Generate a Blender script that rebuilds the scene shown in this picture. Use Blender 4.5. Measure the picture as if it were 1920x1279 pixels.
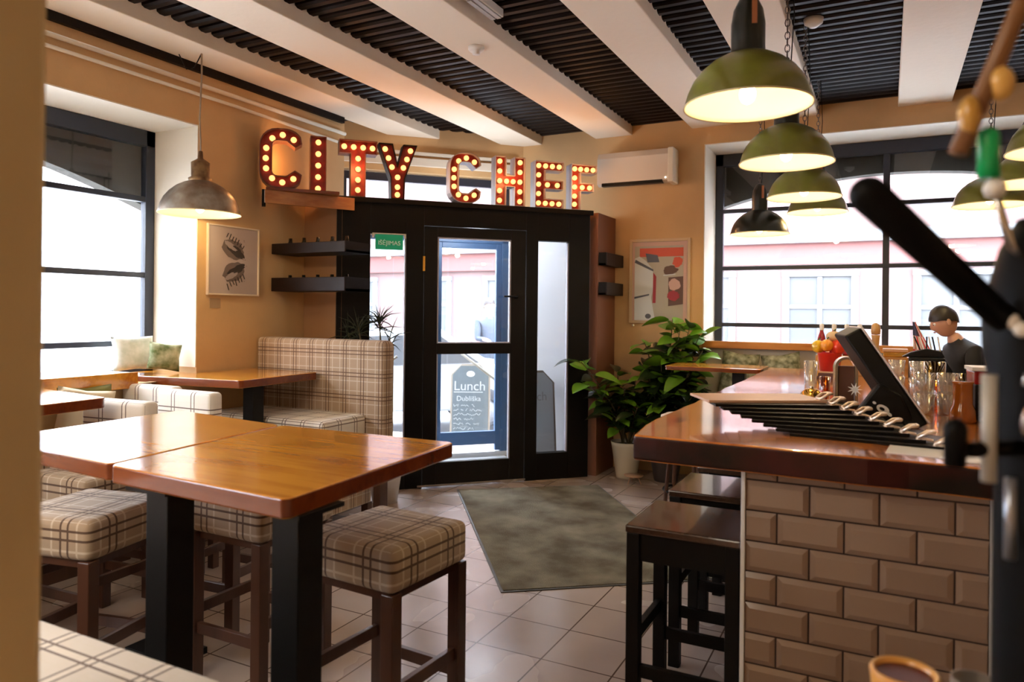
import bpy, bmesh, math, random
from mathutils import Vector, Matrix, Quaternion

for o in list(bpy.data.objects):
    bpy.data.objects.remove(o, do_unlink=True)
SC = bpy.context.scene
COL = SC.collection
R = math.radians
PI = math.pi

# ------------------------------------------------------------------ camera
YAW, ROLL, FPX, CAMH = R(27.2), R(0.59), 1362.0, 1.55
cam_d = bpy.data.cameras.new('camera')
cam = bpy.data.objects.new('camera', cam_d); COL.objects.link(cam)
F_ = Vector((-math.sin(YAW), math.cos(YAW), 0)); Rt = Vector((math.cos(YAW), math.sin(YAW), 0)); U_ = Vector((0, 0, 1))
R2 = Rt*math.cos(ROLL) + U_*math.sin(ROLL); U2 = -Rt*math.sin(ROLL) + U_*math.cos(ROLL)
m = Matrix.Identity(4)
for i in range(3):
    m[i][0] = R2[i]; m[i][1] = U2[i]; m[i][2] = -F_[i]
m[2][3] = CAMH
cam.matrix_world = m
cam_d.sensor_width = 36.0
cam_d.lens = 36.0*FPX/1920.0
cam_d.shift_y = -(639.5-585.0)/1920.0
cam_d.clip_start = 0.05; cam_d.clip_end = 200
cam_d.dof.use_dof = True; cam_d.dof.focus_distance = 4.3; cam_d.dof.aperture_fstop = 2.5
SC.camera = cam

# ------------------------------------------------------------------ world, exposure
SC.view_settings.view_transform = 'Standard'; SC.view_settings.look = 'None'
SC.view_settings.gamma = 1.0; SC.view_settings.use_curve_mapping = False
SC.view_settings.exposure = 0.55
W = bpy.data.worlds.new('overcast_sky'); SC.world = W; W.use_nodes = True
wn = W.node_tree.nodes; wl = W.node_tree.links
bg = wn['Background']; bg.inputs['Strength'].default_value = 24.0
tc = wn.new('ShaderNodeTexCoord'); sx = wn.new('ShaderNodeSeparateXYZ'); rp = wn.new('ShaderNodeValToRGB')
wl.new(tc.outputs['Generated'], sx.inputs[0]); wl.new(sx.outputs['Z'], rp.inputs[0]); wl.new(rp.outputs[0], bg.inputs['Color'])
rp.color_ramp.elements[0].position = 0.0; rp.color_ramp.elements[0].color = (0.92, 0.94, 1.0, 1)
rp.color_ramp.elements[1].position = 0.8; rp.color_ramp.elements[1].color = (0.84, 0.91, 1.0, 1)

def area(name, loc, rot, sx_, sy_, power, color=(1, 1, 1), portal=False):
    l = bpy.data.lights.new(name, 'AREA'); l.shape = 'RECTANGLE'; l.size = sx_; l.size_y = sy_
    l.energy = power; l.color = color
    o = bpy.data.objects.new(name, l); COL.objects.link(o); o.location = loc; o.rotation_euler = rot
    if portal: l.cycles.is_portal = True
    return o
# sky portals in the wall openings (sampling aids only)
area('window_portal', (-5.04, 2.2, 2.0), (0, -PI/2, 0), 1.8, 3.0, 1, portal=True)
area('window_portal', (0.0, 7.55, 2.15), (-PI/2, 0, 0), 3.0, 2.1, 1, portal=True)
area('window_portal', (-5.04, -1.45, 2.0), (0, -PI/2, 0), 1.8, 2.5, 1, portal=True)
area('window_portal', (-4.3, 6.2, 1.5), (-PI/2, 0, R(46)), 2.2, 2.7, 1, portal=True)

area('rear_fill', (-2.4, -1.2, 3.25), (0, 0, 0), 2.4, 2.4, 105, (1.0, 0.86, 0.68))  # added fill behind the camera, brightens the foreground; no lamp seen there
# ------------------------------------------------------------------ materials
MATS = {}
def newmat(name):
    mt = bpy.data.materials.new(name); mt.use_nodes = True
    nt = mt.node_tree
    return mt, nt, nt.nodes['Principled BSDF']
def N(nt, t, **kw):
    n = nt.nodes.new(t)
    for k, v in kw.items():
        setattr(n, k, v)
    return n
def mat(name, col, rough=0.5, metal=0.0, var=0.0, scale=8.0, bump=0.0, bscale=40.0, spec=0.5, stretch=None, emit=None, es=0.0, coat=0.0, col2=None):
    if name in MATS: return MATS[name]
    mt, nt, b = newmat(name)
    L = nt.links.new
    b.inputs['Base Color'].default_value = (*col, 1); b.inputs['Roughness'].default_value = rough
    b.inputs['Metallic'].default_value = metal; b.inputs['Specular IOR Level'].default_value = spec
    b.inputs['Coat Weight'].default_value = coat; b.inputs['Coat Roughness'].default_value = 0.08
    t = N(nt, 'ShaderNodeTexCoord')
    mp = N(nt, 'ShaderNodeMapping'); L(t.outputs['Object'], mp.inputs[0])
    if stretch: mp.inputs['Scale'].default_value = stretch
    if var > 0 or col2:
        nz = N(nt, 'ShaderNodeTexNoise'); nz.inputs['Scale'].default_value = scale; nz.inputs['Detail'].default_value = 5
        L(mp.outputs[0], nz.inputs['Vector'])
        cr = N(nt, 'ShaderNodeValToRGB')
        c2 = col2 if col2 else tuple(c*(1-var) for c in col)
        cr.color_ramp.elements[0].position = 0.35; cr.color_ramp.elements[0].color = (*c2, 1)
        cr.color_ramp.elements[1].position = 0.68; cr.color_ramp.elements[1].color = (*col, 1)
        L(nz.outputs['Fac'], cr.inputs[0]); L(cr.outputs[0], b.inputs['Base Color'])
    if bump > 0:
        nb = N(nt, 'ShaderNodeTexNoise'); nb.inputs['Scale'].default_value = bscale; nb.inputs['Detail'].default_value = 4
        L(mp.outputs[0], nb.inputs['Vector'])
        bp = N(nt, 'ShaderNodeBump'); bp.inputs['Strength'].default_value = bump; bp.inputs['Distance'].default_value = 0.01
        L(nb.outputs['Fac'], bp.inputs['Height']); L(bp.outputs[0], b.inputs['Normal'])
    if emit:
        b.inputs['Emission Color'].default_value = (*emit, 1); b.inputs['Emission Strength'].default_value = es
    MATS[name] = mt
    return mt
def glass(name, tint=(1, 1, 1), refl=0.08, rough=0.0, haze=0.0):
    mt, nt, b = newmat(name); nt.nodes.remove(b); L = nt.links.new
    tr = N(nt, 'ShaderNodeBsdfTransparent'); tr.inputs[0].default_value = (*tint, 1)
    gl = N(nt, 'ShaderNodeBsdfGlossy'); gl.inputs['Roughness'].default_value = rough
    lw = N(nt, 'ShaderNodeLayerWeight'); lw.inputs[0].default_value = 0.25
    mu = N(nt, 'ShaderNodeMath', operation='MULTIPLY_ADD'); L(lw.outputs['Fresnel'], mu.inputs[0]); mu.inputs[1].default_value = 0.6; mu.inputs[2].default_value = refl
    mx = N(nt, 'ShaderNodeMixShader'); L(mu.outputs[0], mx.inputs[0]); L(tr.outputs[0], mx.inputs[1]); L(gl.outputs[0], mx.inputs[2])
    fin = mx.outputs[0]
    if haze:
        df = N(nt, 'ShaderNodeBsdfDiffuse'); df.inputs[0].default_value = (0.85, 0.82, 0.78, 1)
        m3 = N(nt, 'ShaderNodeMixShader'); m3.inputs[0].default_value = haze; L(fin, m3.inputs[1]); L(df.outputs[0], m3.inputs[2]); fin = m3.outputs[0]
    L(fin, nt.nodes['Material Output'].inputs[0])
    MATS[name] = mt
    return mt
def plaid(name, base, p=0.165, dark=(0.09, 0.04, 0.025), light=(0.78, 0.72, 0.62)):
    mt, nt, b = newmat(name); L = nt.links.new
    b.inputs['Roughness'].default_value = 0.85; b.inputs['Sheen Weight'].default_value = 0.2; b.inputs['Specular IOR Level'].default_value = 0.2
    uv = N(nt, 'ShaderNodeUVMap'); uv.uv_map = 'UVMap'
    sp = N(nt, 'ShaderNodeSeparateXYZ'); L(uv.outputs[0], sp.inputs[0])
    def line(src, c, w, per=p):
        a = N(nt, 'ShaderNodeMath', operation='DIVIDE'); L(src, a.inputs[0]); a.inputs[1].default_value = per
        f = N(nt, 'ShaderNodeMath', operation='FRACT'); L(a.outputs[0], f.inputs[0])
        s = N(nt, 'ShaderNodeMath', operation='SUBTRACT'); L(f.outputs[0], s.inputs[0]); s.inputs[1].default_value = c
        ab = N(nt, 'ShaderNodeMath', operation='ABSOLUTE'); L(s.outputs[0], ab.inputs[0])
        lt = N(nt, 'ShaderNodeMath', operation='LESS_THAN'); L(ab.outputs[0], lt.inputs[0]); lt.inputs[1].default_value = w
        return lt.outputs[0]
    def add(a_, b_):
        n = N(nt, 'ShaderNodeMath', operation='ADD'); n.use_clamp = True; L(a_, n.inputs[0]); L(b_, n.inputs[1]); return n.outputs[0]
    def mix(fac, ca, cb, amt):
        mm = N(nt, 'ShaderNodeMath', operation='MULTIPLY'); L(fac, mm.inputs[0]); mm.inputs[1].default_value = amt
        n = N(nt, 'ShaderNodeMixRGB'); L(mm.outputs[0], n.inputs[0])
        if isinstance(ca, tuple): n.inputs[1].default_value = (*ca, 1)
        else: L(ca, n.inputs[1])
        n.inputs[2].default_value = (*cb, 1); return n.outputs[0]
    X, Y = sp.outputs['X'], sp.outputs['Y']
    wide = add(line(X, 0.5, 0.11), line(Y, 0.5, 0.11))
    pale = add(add(line(X, 0.22, 0.02), line(Y, 0.22, 0.02)), add(line(X, 0.78, 0.02), line(Y, 0.78, 0.02)))
    dk = add(add(line(X, 0.42, 0.022), line(X, 0.58, 0.022)), add(line(Y, 0.42, 0.022), line(Y, 0.58, 0.022)))
    c = mix(wide, base, tuple(x*1.12 for x in base), 0.6)
    c = mix(pale, c, light, 0.45)
    c = mix(dk, c, dark, 0.85)
    fine = N(nt, 'ShaderNodeTexNoise'); fine.inputs['Scale'].default_value = 260; L(uv.outputs[0], fine.inputs['Vector'])
    bp = N(nt, 'ShaderNodeBump'); bp.inputs['Strength'].default_value = 0.4; bp.inputs['Distance'].default_value = 0.002
    L(fine.outputs['Fac'], bp.inputs['Height']); L(bp.outputs[0], b.inputs['Normal'])
    L(c, b.inputs['Base Color']); MATS[name] = mt
    return mt
def woodmat(name, c1, c2, rough=0.17, axis=0, coat=0.5, knots=True):
    mt, nt, b = newmat(name); L = nt.links.new
    b.inputs['Roughness'].default_value = rough; b.inputs['Coat Weight'].default_value = coat; b.inputs['Coat Roughness'].default_value = 0.06
    t = N(nt, 'ShaderNodeTexCoord'); mp = N(nt, 'ShaderNodeMapping'); L(t.outputs['Object'], mp.inputs[0])
    s = [5, 5, 5]; s[axis] = 1.1; mp.inputs['Scale'].default_value = s
    nz = N(nt, 'ShaderNodeTexNoise'); nz.inputs['Scale'].default_value = 1.3; nz.inputs['Detail'].default_value = 7; nz.inputs['Distortion'].default_value = 0.5
    L(mp.outputs[0], nz.inputs['Vector'])
    mp2 = N(nt, 'ShaderNodeMapping'); L(t.outputs['Object'], mp2.inputs[0]); s2 = [60, 60, 60]; s2[axis] = 2; mp2.inputs['Scale'].default_value = s2
    n2 = N(nt, 'ShaderNodeTexNoise'); n2.inputs['Scale'].default_value = 1.0; n2.inputs['Detail'].default_value = 3; L(mp2.outputs[0], n2.inputs['Vector'])
    ad = N(nt, 'ShaderNodeMath', operation='MULTIPLY_ADD'); L(n2.outputs['Fac'], ad.inputs[0]); ad.inputs[1].default_value = 0.3; L(nz.outputs['Fac'], ad.inputs[2])
    cr = N(nt, 'ShaderNodeValToRGB'); L(ad.outputs[0], cr.inputs[0])
    cr.color_ramp.elements[0].position = 0.46; cr.color_ramp.elements[0].color = (*c2, 1)
    cr.color_ramp.elements[1].position = 0.74; cr.color_ramp.elements[1].color = (*c1, 1)
    out = cr.outputs[0]
    if knots:
        vo = N(nt, 'ShaderNodeTexVoronoi'); mp3 = N(nt, 'ShaderNodeMapping'); L(t.outputs['Object'], mp3.inputs[0]); s3 = [4, 4, 4]; s3[axis] = 2.2
        mp3.inputs['Scale'].default_value = s3; vo.inputs['Scale'].default_value = 1; L(mp3.outputs[0], vo.inputs['Vector'])
        k = N(nt, 'ShaderNodeValToRGB'); L(vo.outputs['Distance'], k.inputs[0])
        k.color_ramp.elements[0].position = 0.06; k.color_ramp.elements[0].color = (0.40, 0.33, 0.30, 1)
        k.color_ramp.elements[1].position = 0.22; k.color_ramp.elements[1].color = (1, 1, 1, 1)
        mx = N(nt, 'ShaderNodeMixRGB', blend_type='MULTIPLY'); mx.inputs[0].default_value = 1; L(out, mx.inputs[1]); L(k.outputs[0], mx.inputs[2]); out = mx.outputs[0]
    L(out, b.inputs['Base Color'])
    MATS[name] = mt
    return mt

M_WALL = mat('ochre_plaster', (0.66, 0.42, 0.20), 0.8, var=0.12, scale=2.5, bump=0.15, bscale=25)
M_REVEAL = mat('cream_paint', (0.78, 0.72, 0.60), 0.7, bump=0.1)
M_BEAM = mat('beam_plaster', (0.86, 0.76, 0.62), 0.75, bump=0.2, bscale=18)
M_DARKCEIL = mat('dark_stained_boards', (0.009, 0.004, 0.003), 0.5, var=0.5, scale=3, stretch=(1, 12, 6), spec=0.14)
M_BLACK = mat('black_painted_wood', (0.006, 0.005, 0.0045), 0.5, spec=0.16, bump=0.05)
M_BLACKMETAL = mat('black_metal', (0.006, 0.006, 0.0065), 0.4, spec=0.22)
M_FRAME = mat('dark_window_paint', (0.022, 0.028, 0.045), 0.4)
M_BLUEFR = mat('navy_door_paint', (0.05, 0.12, 0.25), 0.45)
M_WOODTOP = woodmat('varnished_pine', (0.72, 0.31, 0.035), (0.45, 0.14, 0.012))
M_WOODEDGE = woodmat('varnished_edge', (0.20, 0.042, 0.010), (0.12, 0.022, 0.007), knots=False)
M_BARWOOD = woodmat('varnished_live_edge', (0.60, 0.21, 0.04), (0.30, 0.07, 0.02), axis=1, rough=0.14)
M_BARBARK = mat('dark_red_live_edge', (0.05, 0.006, 0.004), 0.35, col2=(0.007, 0.004, 0.003), var=0.5, scale=5, coat=0.08, spec=0.25, bump=0.4, bscale=9)
M_BROWNLEG = woodmat('walnut_stain', (0.085, 0.035, 0.02), (0.045, 0.018, 0.012), axis=2, coat=0.2, rough=0.35, knots=False)
M_DARKSEAT = woodmat('dark_lacquered_seat', (0.07, 0.035, 0.02), (0.03, 0.015, 0.01), axis=1, coat=0.5, rough=0.22, knots=False)
M_PLAID = plaid('plaid_upholstery', (0.43, 0.31, 0.215))
M_PLAIDS = plaid('stool_plaid', (0.40, 0.31, 0.225), p=0.205, dark=(0.05, 0.02, 0.014))
M_PLAIDC = plaid('pale_plaid_upholstery', (0.80, 0.74, 0.66), p=0.17)
M_WHITE = mat('white_paint', (0.80, 0.79, 0.76), 0.4)
M_WHITEPL = mat('white_plastic', (0.72, 0.66, 0.58), 0.35)
M_GLASS = glass('window_glass', (0.97, 0.985, 1.0), 0.03)
M_CLEAR = glass('drinking_glass', (0.95, 0.95, 0.95), 0.10, 0.05, 0.16)
M_AMBER = glass('amber_glass', (0.75, 0.32, 0.05), 0.12, 0.03)
M_OLIVE = glass('olive_glass', (0.55, 0.48, 0.18), 0.14, 0.04)
M_STEEL = mat('brushed_steel', (0.60, 0.58, 0.54), 0.25, metal=1.0)
M_BRASS = mat('polished_brass', (0.85, 0.50, 0.10), 0.2, metal=1.0)
M_COPPER = mat('warm_clip_metal', (0.85, 0.70, 0.58), 0.35, metal=0.7)

# ------------------------------------------------------------------ mesh builder
class MB:
    def __init__(s): s.v = []; s.f = []; s.mi = []
    def add(s, vs, fs, mi=0, M=None):
        b0 = len(s.v)
        s.v += [tuple(M @ Vector(p)) if M is not None else tuple(p) for p in vs]
        s.f += [tuple(b0+i for i in f) for f in fs]; s.mi += [mi]*len(fs)
        return s
    def box(s, x0, y0, z0, x1, y1, z1, mi=0, M=None):
        x0, x1 = min(x0, x1), max(x0, x1); y0, y1 = min(y0, y1), max(y0, y1); z0, z1 = min(z0, z1), max(z0, z1)
        vs = [(x0,y0,z0),(x1,y0,z0),(x1,y1,z0),(x0,y1,z0),(x0,y0,z1),(x1,y0,z1),(x1,y1,z1),(x0,y1,z1)]
        return s.add(vs, [(0,3,2,1),(4,5,6,7),(0,1,5,4),(1,2,6,5),(2,3,7,6),(3,0,4,7)], mi, M)
    def prism(s, pts, z0, z1, mi=0, M=None):
        n = len(pts)
        ar = sum(pts[i][0]*pts[(i+1) % n][1]-pts[(i+1) % n][0]*pts[i][1] for i in range(n))
        if ar < 0: pts = pts[::-1]
        vs = [(x, y, z0) for x, y in pts]+[(x, y, z1) for x, y in pts]
        fs = [tuple(range(n-1, -1, -1)), tuple(range(n, 2*n))]+[(i, (i+1) % n, n+(i+1) % n, n+i) for i in range(n)]
        return s.add(vs, fs, mi, M)
    def tube(s, path, r, seg=10, mi=0, caps=True, M=None):
        P = [Vector(p) for p in path]; rr = r if isinstance(r, (list, tuple)) else [r]*len(P)
        vs = []; up = None
        for i, p in enumerate(P):
            d = (P[min(i+1, len(P)-1)]-P[max(i-1, 0)]).normalized()
            if up is None:
                up = Vector((0, 0, 1)) if abs(d.z) < 0.9 else Vector((1, 0, 0))
            a = d.cross(up)
            if a.length < 1e-5: a = d.cross(Vector((0, 1, 0)))
            a.normalize(); b = a.cross(d).normalized(); up = b
            for k in range(seg):
                t = 2*PI*k/seg; vs.append(p+(a*math.cos(t)+b*math.sin(t))*rr[i])
        fs = []
        for i in range(len(P)-1):
            for k in range(seg):
                fs.append((i*seg+k, i*seg+(k+1) % seg, (i+1)*seg+(k+1) % seg, (i+1)*seg+k))
        if caps:
            fs.append(tuple(range(seg-1, -1, -1))); fs.append(tuple((len(P)-1)*seg+k for k in range(seg)))
        fs = [tuple(reversed(f)) for f in fs]
        return s.add(vs, fs, mi, M)
    def lathe(s, prof, seg=32, c=(0, 0, 0), mi=0, M=None):
        vs = []; fs = []
        for r, z in prof:
            for k in range(seg):
                t = 2*PI*k/seg; vs.append((c[0]+r*math.cos(t), c[1]+r*math.sin(t), c[2]+z))
        for i in range(len(prof)-1):
            for k in range(seg):
                fs.append((i*seg+k, i*seg+(k+1) % seg, (i+1)*seg+(k+1) % seg, (i+1)*seg+k))
        return s.add(vs, fs, mi, M)
    def sphere(s, c, r, seg=14, rings=8, mi=0, sc=(1, 1, 1), M=None):
        prof = [(max(1e-4, r*math.sin(PI*i/rings)), -r*math.cos(PI*i/rings)) for i in range(rings+1)]
        vs = []; fs = []
        for q, z in prof:
            for k in range(seg):
                t = 2*PI*k/seg; vs.append((c[0]+q*math.cos(t)*sc[0], c[1]+q*math.sin(t)*sc[1], c[2]+z*sc[2]))
        for i in range(rings):
            for k in range(seg):
                fs.append((i*seg+k, i*seg+(k+1) % seg, (i+1)*seg+(k+1) % seg, (i+1)*seg+k))
        return s.add(vs, fs, mi, M)
    def build(s, name, mats, parent=None, smooth=False, bevel=0.0, bseg=2, sub=0, merge=False):
        me = bpy.data.meshes.new(name); me.from_pydata([tuple(v) for v in s.v], [], s.f)
        if not isinstance(mats, (list, tuple)): mats = [mats]
        for mm in mats: me.materials.append(mm)
        for p, i in zip(me.polygons, s.mi): p.material_index = min(i, len(mats)-1); p.use_smooth = smooth
        if merge:
            bm = bmesh.new(); bm.from_mesh(me); bmesh.ops.remove_doubles(bm, verts=bm.verts, dist=1e-4)
            bmesh.ops.recalc_face_normals(bm, faces=bm.faces); bm.to_mesh(me); bm.free()
        uvl = me.uv_layers.new(name='UVMap')
        for p in me.polygons:
            n = p.normal; a = max(range(3), key=lambda i: abs(n[i]))
            for li in p.loop_indices:
                co = me.vertices[me.loops[li].vertex_index].co
                uvl.data[li].uv = ((co.y, co.z) if a == 0 else (co.x, co.z) if a == 1 else (co.x, co.y))
        o = bpy.data.objects.new(name, me); COL.objects.link(o)
        if parent is not None: o.parent = parent
        if bevel > 0:
            b = o.modifiers.new('bevel', 'BEVEL'); b.width = bevel; b.segments = bseg; b.limit_method = 'ANGLE'; b.angle_limit = R(35)
        if sub:
            q = o.modifiers.new('sub', 'SUBSURF'); q.levels = sub; q.render_levels = sub
        return o

def thing(name, label, cat, loc=(0, 0, 0), rz=0.0, group=None, rot=None):
    o = bpy.data.objects.new(name, None); COL.objects.link(o); o.empty_display_size = 0.1
    o.location = loc; o.rotation_euler = rot if rot else (0, 0, rz)
    o['label'] = label; o['category'] = cat
    if group: o['group'] = group
    return o
def tag(o, label, cat, group=None):
    o['label'] = label; o['category'] = cat
    if group: o['group'] = group
    return o
def struct(o): o['kind'] = 'structure'; return o
def copy_tree(o, parent=None):
    c = o.copy(); COL.objects.link(c); c.parent = parent
    for ch in [x for x in bpy.data.objects if x.parent == o]: copy_tree(ch, c)
    return c
def place(proto, first, loc, rz, label, group=None):
    o = proto if first else copy_tree(proto)
    o.location = loc; o.rotation_euler = (0, 0, rz); o['label'] = label
    if group: o['group'] = group
    return o
def text_mesh(name, txt, size, mt, parent, M, extrude=0.002, align='CENTER'):
    cu = bpy.data.curves.new(name, 'FONT'); cu.body = txt; cu.size = size; cu.extrude = extrude; cu.align_x = align; cu.align_y = 'CENTER'
    t = bpy.data.objects.new(name+'_tmp', cu); COL.objects.link(t)
    dg = bpy.context.evaluated_depsgraph_get(); me = bpy.data.meshes.new_from_object(t.evaluated_get(dg))
    bpy.data.objects.remove(t, do_unlink=True)
    me.transform(M); me.materials.clear(); me.materials.append(mt)
    o = bpy.data.objects.new(name, me); COL.objects.link(o); o.parent = parent
    return o

# ================================================================== ROOM SHELL
ZT = 3.42
# floor with 33 cm tiles
mt, nt, b = newmat('floor_tiles'); L = nt.links.new
t = N(nt, 'ShaderNodeTexCoord'); sp = N(nt, 'ShaderNodeSeparateXYZ'); L(t.outputs['Object'], sp.inputs[0])
def grout(src, off):
    a = N(nt, 'ShaderNodeMath', operation='ADD'); L(src, a.inputs[0]); a.inputs[1].default_value = off
    d = N(nt, 'ShaderNodeMath', operation='DIVIDE'); L(a.outputs[0], d.inputs[0]); d.inputs[1].default_value = 0.3325
    f = N(nt, 'ShaderNodeMath', operation='FRACT'); L(d.outputs[0], f.inputs[0])
    s = N(nt, 'ShaderNodeMath', operation='SUBTRACT'); L(f.outputs[0], s.inputs[0]); s.inputs[1].default_value = 0.5
    q = N(nt, 'ShaderNodeMath', operation='ABSOLUTE'); L(s.outputs[0], q.inputs[0])
    g = N(nt, 'ShaderNodeMath', operation='GREATER_THAN'); L(q.outputs[0], g.inputs[0]); g.inputs[1].default_value = 0.489
    return g.outputs[0], d.outputs[0]
gx, cx_ = grout(sp.outputs['X'], 1.355+0.3325*40); gy, cy_ = grout(sp.outputs['Y'], -2.955+0.3325*40)
mxm = N(nt, 'ShaderNodeMath', operation='MAXIMUM'); L(gx, mxm.inputs[0]); L(gy, mxm.inputs[1])
fx = N(nt, 'ShaderNodeMath', operation='FLOOR'); L(cx_, fx.inputs[0]); fy = N(nt, 'ShaderNodeMath', operation='FLOOR'); L(cy_, fy.inputs[0])
cb = N(nt, 'ShaderNodeCombineXYZ'); L(fx.outputs[0], cb.inputs[0]); L(fy.outputs[0], cb.inputs[1])
wnz = N(nt, 'ShaderNodeTexWhiteNoise', noise_dimensions='3D'); L(cb.outputs[0], wnz.inputs['Vector'])
nz = N(nt, 'ShaderNodeTexNoise'); nz.inputs['Scale'].default_value = 3.0; nz.inputs['Detail'].default_value = 1.5; L(t.outputs['Object'], nz.inputs['Vector'])
c1 = N(nt, 'ShaderNodeMixRGB'); c1.inputs[1].default_value = (0.36, 0.285, 0.245, 1); c1.inputs[2].default_value = (0.46, 0.37, 0.32, 1)
ad = N(nt, 'ShaderNodeMath', operation='MULTIPLY_ADD'); L(wnz.outputs['Value'], ad.inputs[0]); ad.inputs[1].default_value = 0.3; L(nz.outputs['Fac'], ad.inputs[2]); ad.use_clamp = True
L(ad.outputs[0], c1.inputs[0])
c2 = N(nt, 'ShaderNodeMixRGB'); L(mxm.outputs[0], c2.inputs[0]); L(c1.outputs[0], c2.inputs[1]); c2.inputs[2].default_value = (0.10, 0.065, 0.05, 1)
L(c2.outputs[0], b.inputs['Base Color'])
rr = N(nt, 'ShaderNodeMapRange'); L(nz.outputs['Fac'], rr.inputs[0]); rr.inputs[1].default_value = 0.35; rr.inputs[2].default_value = 0.7; rr.inputs[3].default_value = 0.20; rr.inputs[4].default_value = 0.30
L(rr.outputs[0], b.inputs['Roughness'])
bp = N(nt, 'ShaderNodeBump'); bp.inputs['Strength'].default_value = 0.5; bp.inputs['Distance'].default_value = 0.003; bp.invert = True
L(mxm.outputs[0], bp.inputs['Height']); L(bp.outputs[0], b.inputs['Normal'])
M_FLOOR = mt
struct(MB().box(-5.6, -3.2, -0.12, 3.6, 7.62, 0.0).build('floor', M_FLOOR))

# ceiling: corrugated dark boards running along x
c = MB(); c.box(-5.3, -3.2, ZT+0.05, 3.6, 7.9, ZT+0.2)
y = -3.15
while y < 7.55:
    c.prism([(y, ZT+0.06), (y+0.008, ZT+0.010), (y+0.028, ZT), (y+0.065, ZT), (y+0.085, ZT+0.010), (y+0.093, ZT+0.06)], -5.1, 3.5, M=Matrix(((0,0,1,0),(1,0,0,0),(0,1,0,0),(0,0,0,1))))
    y += 0.105
struct(c.build('ceiling', M_DARKCEIL))
# beams
for x0, x1, y1 in ((-4.50, -4.12, 5.9), (-3.66, -3.26, 6.83), (-2.655, -2.265, 7.0), (-1.67, -1.28, 7.0), (-0.94, -0.55, 7.0), (0.08, 0.475, 7.0), (0.98, 1.37, 7.0), (1.95, 2.34, 7.0), (2.9, 3.29, 7.0)):
    o = MB()
    if y1 < 7: o.prism([(x0, -3.1), (x1, -3.1), (x1, 6.98+1.035*(x1+3.5)), (x0, 6.98+1.035*(x0+3.5))], 3.33, ZT+0.03)
    else: o.box(x0, -3.1, 3.33, x1, y1, ZT+0.03)
    struct(o.build('trim_1', M_BEAM, bevel=0.006))
struct(MB().box(-4.49, -3.0, 3.275, -4.455, 5.25, 3.33).build('trim_2', M_DARKCEIL))

# wall A (left), opening y -0.2..3.69, z 1.1..2.9, thickness to -5.35
WT = ZT+0.03
o = MB()
o.box(-5.0, -3.1, 0, -4.5, -2.7, WT); o.box(-5.0, -0.2, 0, -4.5, 0.35, WT); o.box(-5.0, -2.7, 2.9, -4.5, -0.2, WT); o.box(-5.0, -2.7, 0, -4.5, -0.2, 1.04); o.box(-5.0, 3.69, 0, -4.5, 5.3, WT)
o.box(-5.0, 0.35, 2.9, -4.5, 3.69, WT); o.box(-5.0, 0.35, 0, -4.5, 3.69, 1.04)
struct(o.build('wall_left', M_WALL))
struct(MB().box(-5.0, 3.682, 1.12, -4.502, 3.69, 2.9).box(-5.0, 0.35, 2.892, -4.502, 3.682, 2.9).box(-5.0, 0.35, 1.12, -4.502, 0.358, 2.9).build('trim_3', M_REVEAL))
# outer masonry with arched head, left
def arched(axis, p0, p1, a0, a1, zs, za, zb, ztop, e0, e1, mt_, name, ex=0.85):
    """wall slab between p0..p1 on one axis, opening a0..a1, sill zb, spring zs, apex za"""
    pts = [(e0, 0), (a0, 0), (a0, zs)] if zb <= 0 else None
    o = MB()
    n = 24
    arc = [(a0+(a1-a0)*i/n, zs+(za-zs)*max(0.0, math.sin(PI*i/n))**ex) for i in range(n+1)]
    Mx = Matrix(((0,0,1,0),(1,0,0,0),(0,1,0,0),(0,0,0,1))) if axis == 0 else Matrix(((1,0,0,0),(0,0,1,0),(0,1,0,0),(0,0,0,1)))
    for i in range(n):
        (xa, za_), (xb, zb_) = arc[i], arc[i+1]
        o.prism([(xa, za_), (xb, zb_), (xb, ztop), (xa, ztop)], p0, p1, M=Mx)
    o.prism([(e0, -0.3), (a0, -0.3), (a0, ztop), (e0, ztop)], p0, p1, M=Mx)
    o.prism([(a1, -0.3), (e1, -0.3), (e1, ztop), (a1, ztop)], p0, p1, M=Mx)
    if zb > 0: o.prism([(a0, -0.3), (a1, -0.3), (a1, zb), (a0, zb)], p0, p1, M=Mx)
    return struct(o.build(name, mt_, merge=True))
M_OUT = mat('grey_render', (0.045, 0.040, 0.028), 0.85, var=0.2, scale=5)
arched(0, -5.16, -5.03, 0.3, 3.9, 2.24, 2.62, 1.0, 3.6, -0.1, 5.0, M_OUT, 'wall_left_outer', 1.0)
arched(0, -5.16, -5.03, -2.8, -0.1, 2.35, 2.74, 1.0, 3.6, -3.1, -0.1, M_OUT, 'wall_left_rear')

# chamfer wall (behind entrance) with transom and outer glazing
DX, DY = 0.695, 0.719
def chm(x): return 6.98+1.035*(x+3.5)
CH_M = Matrix.Translation((-3.48, 7.0, 0)) @ Matrix.Rotation(R(46), 4, 'Z')   # local x along wall, local -y into room
o = MB()
o.box(-2.30, 0, 2.97, 0.02, 0.25, WT, M=CH_M)
o.box(-2.30, 0, 0, -1.90, 0.25, 2.97, M=CH_M); o.box(-0.12, 0, 0, 0.02, 0.25, 2.97, M=CH_M)
struct(o.build('wall_corner', M_WALL))
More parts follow.
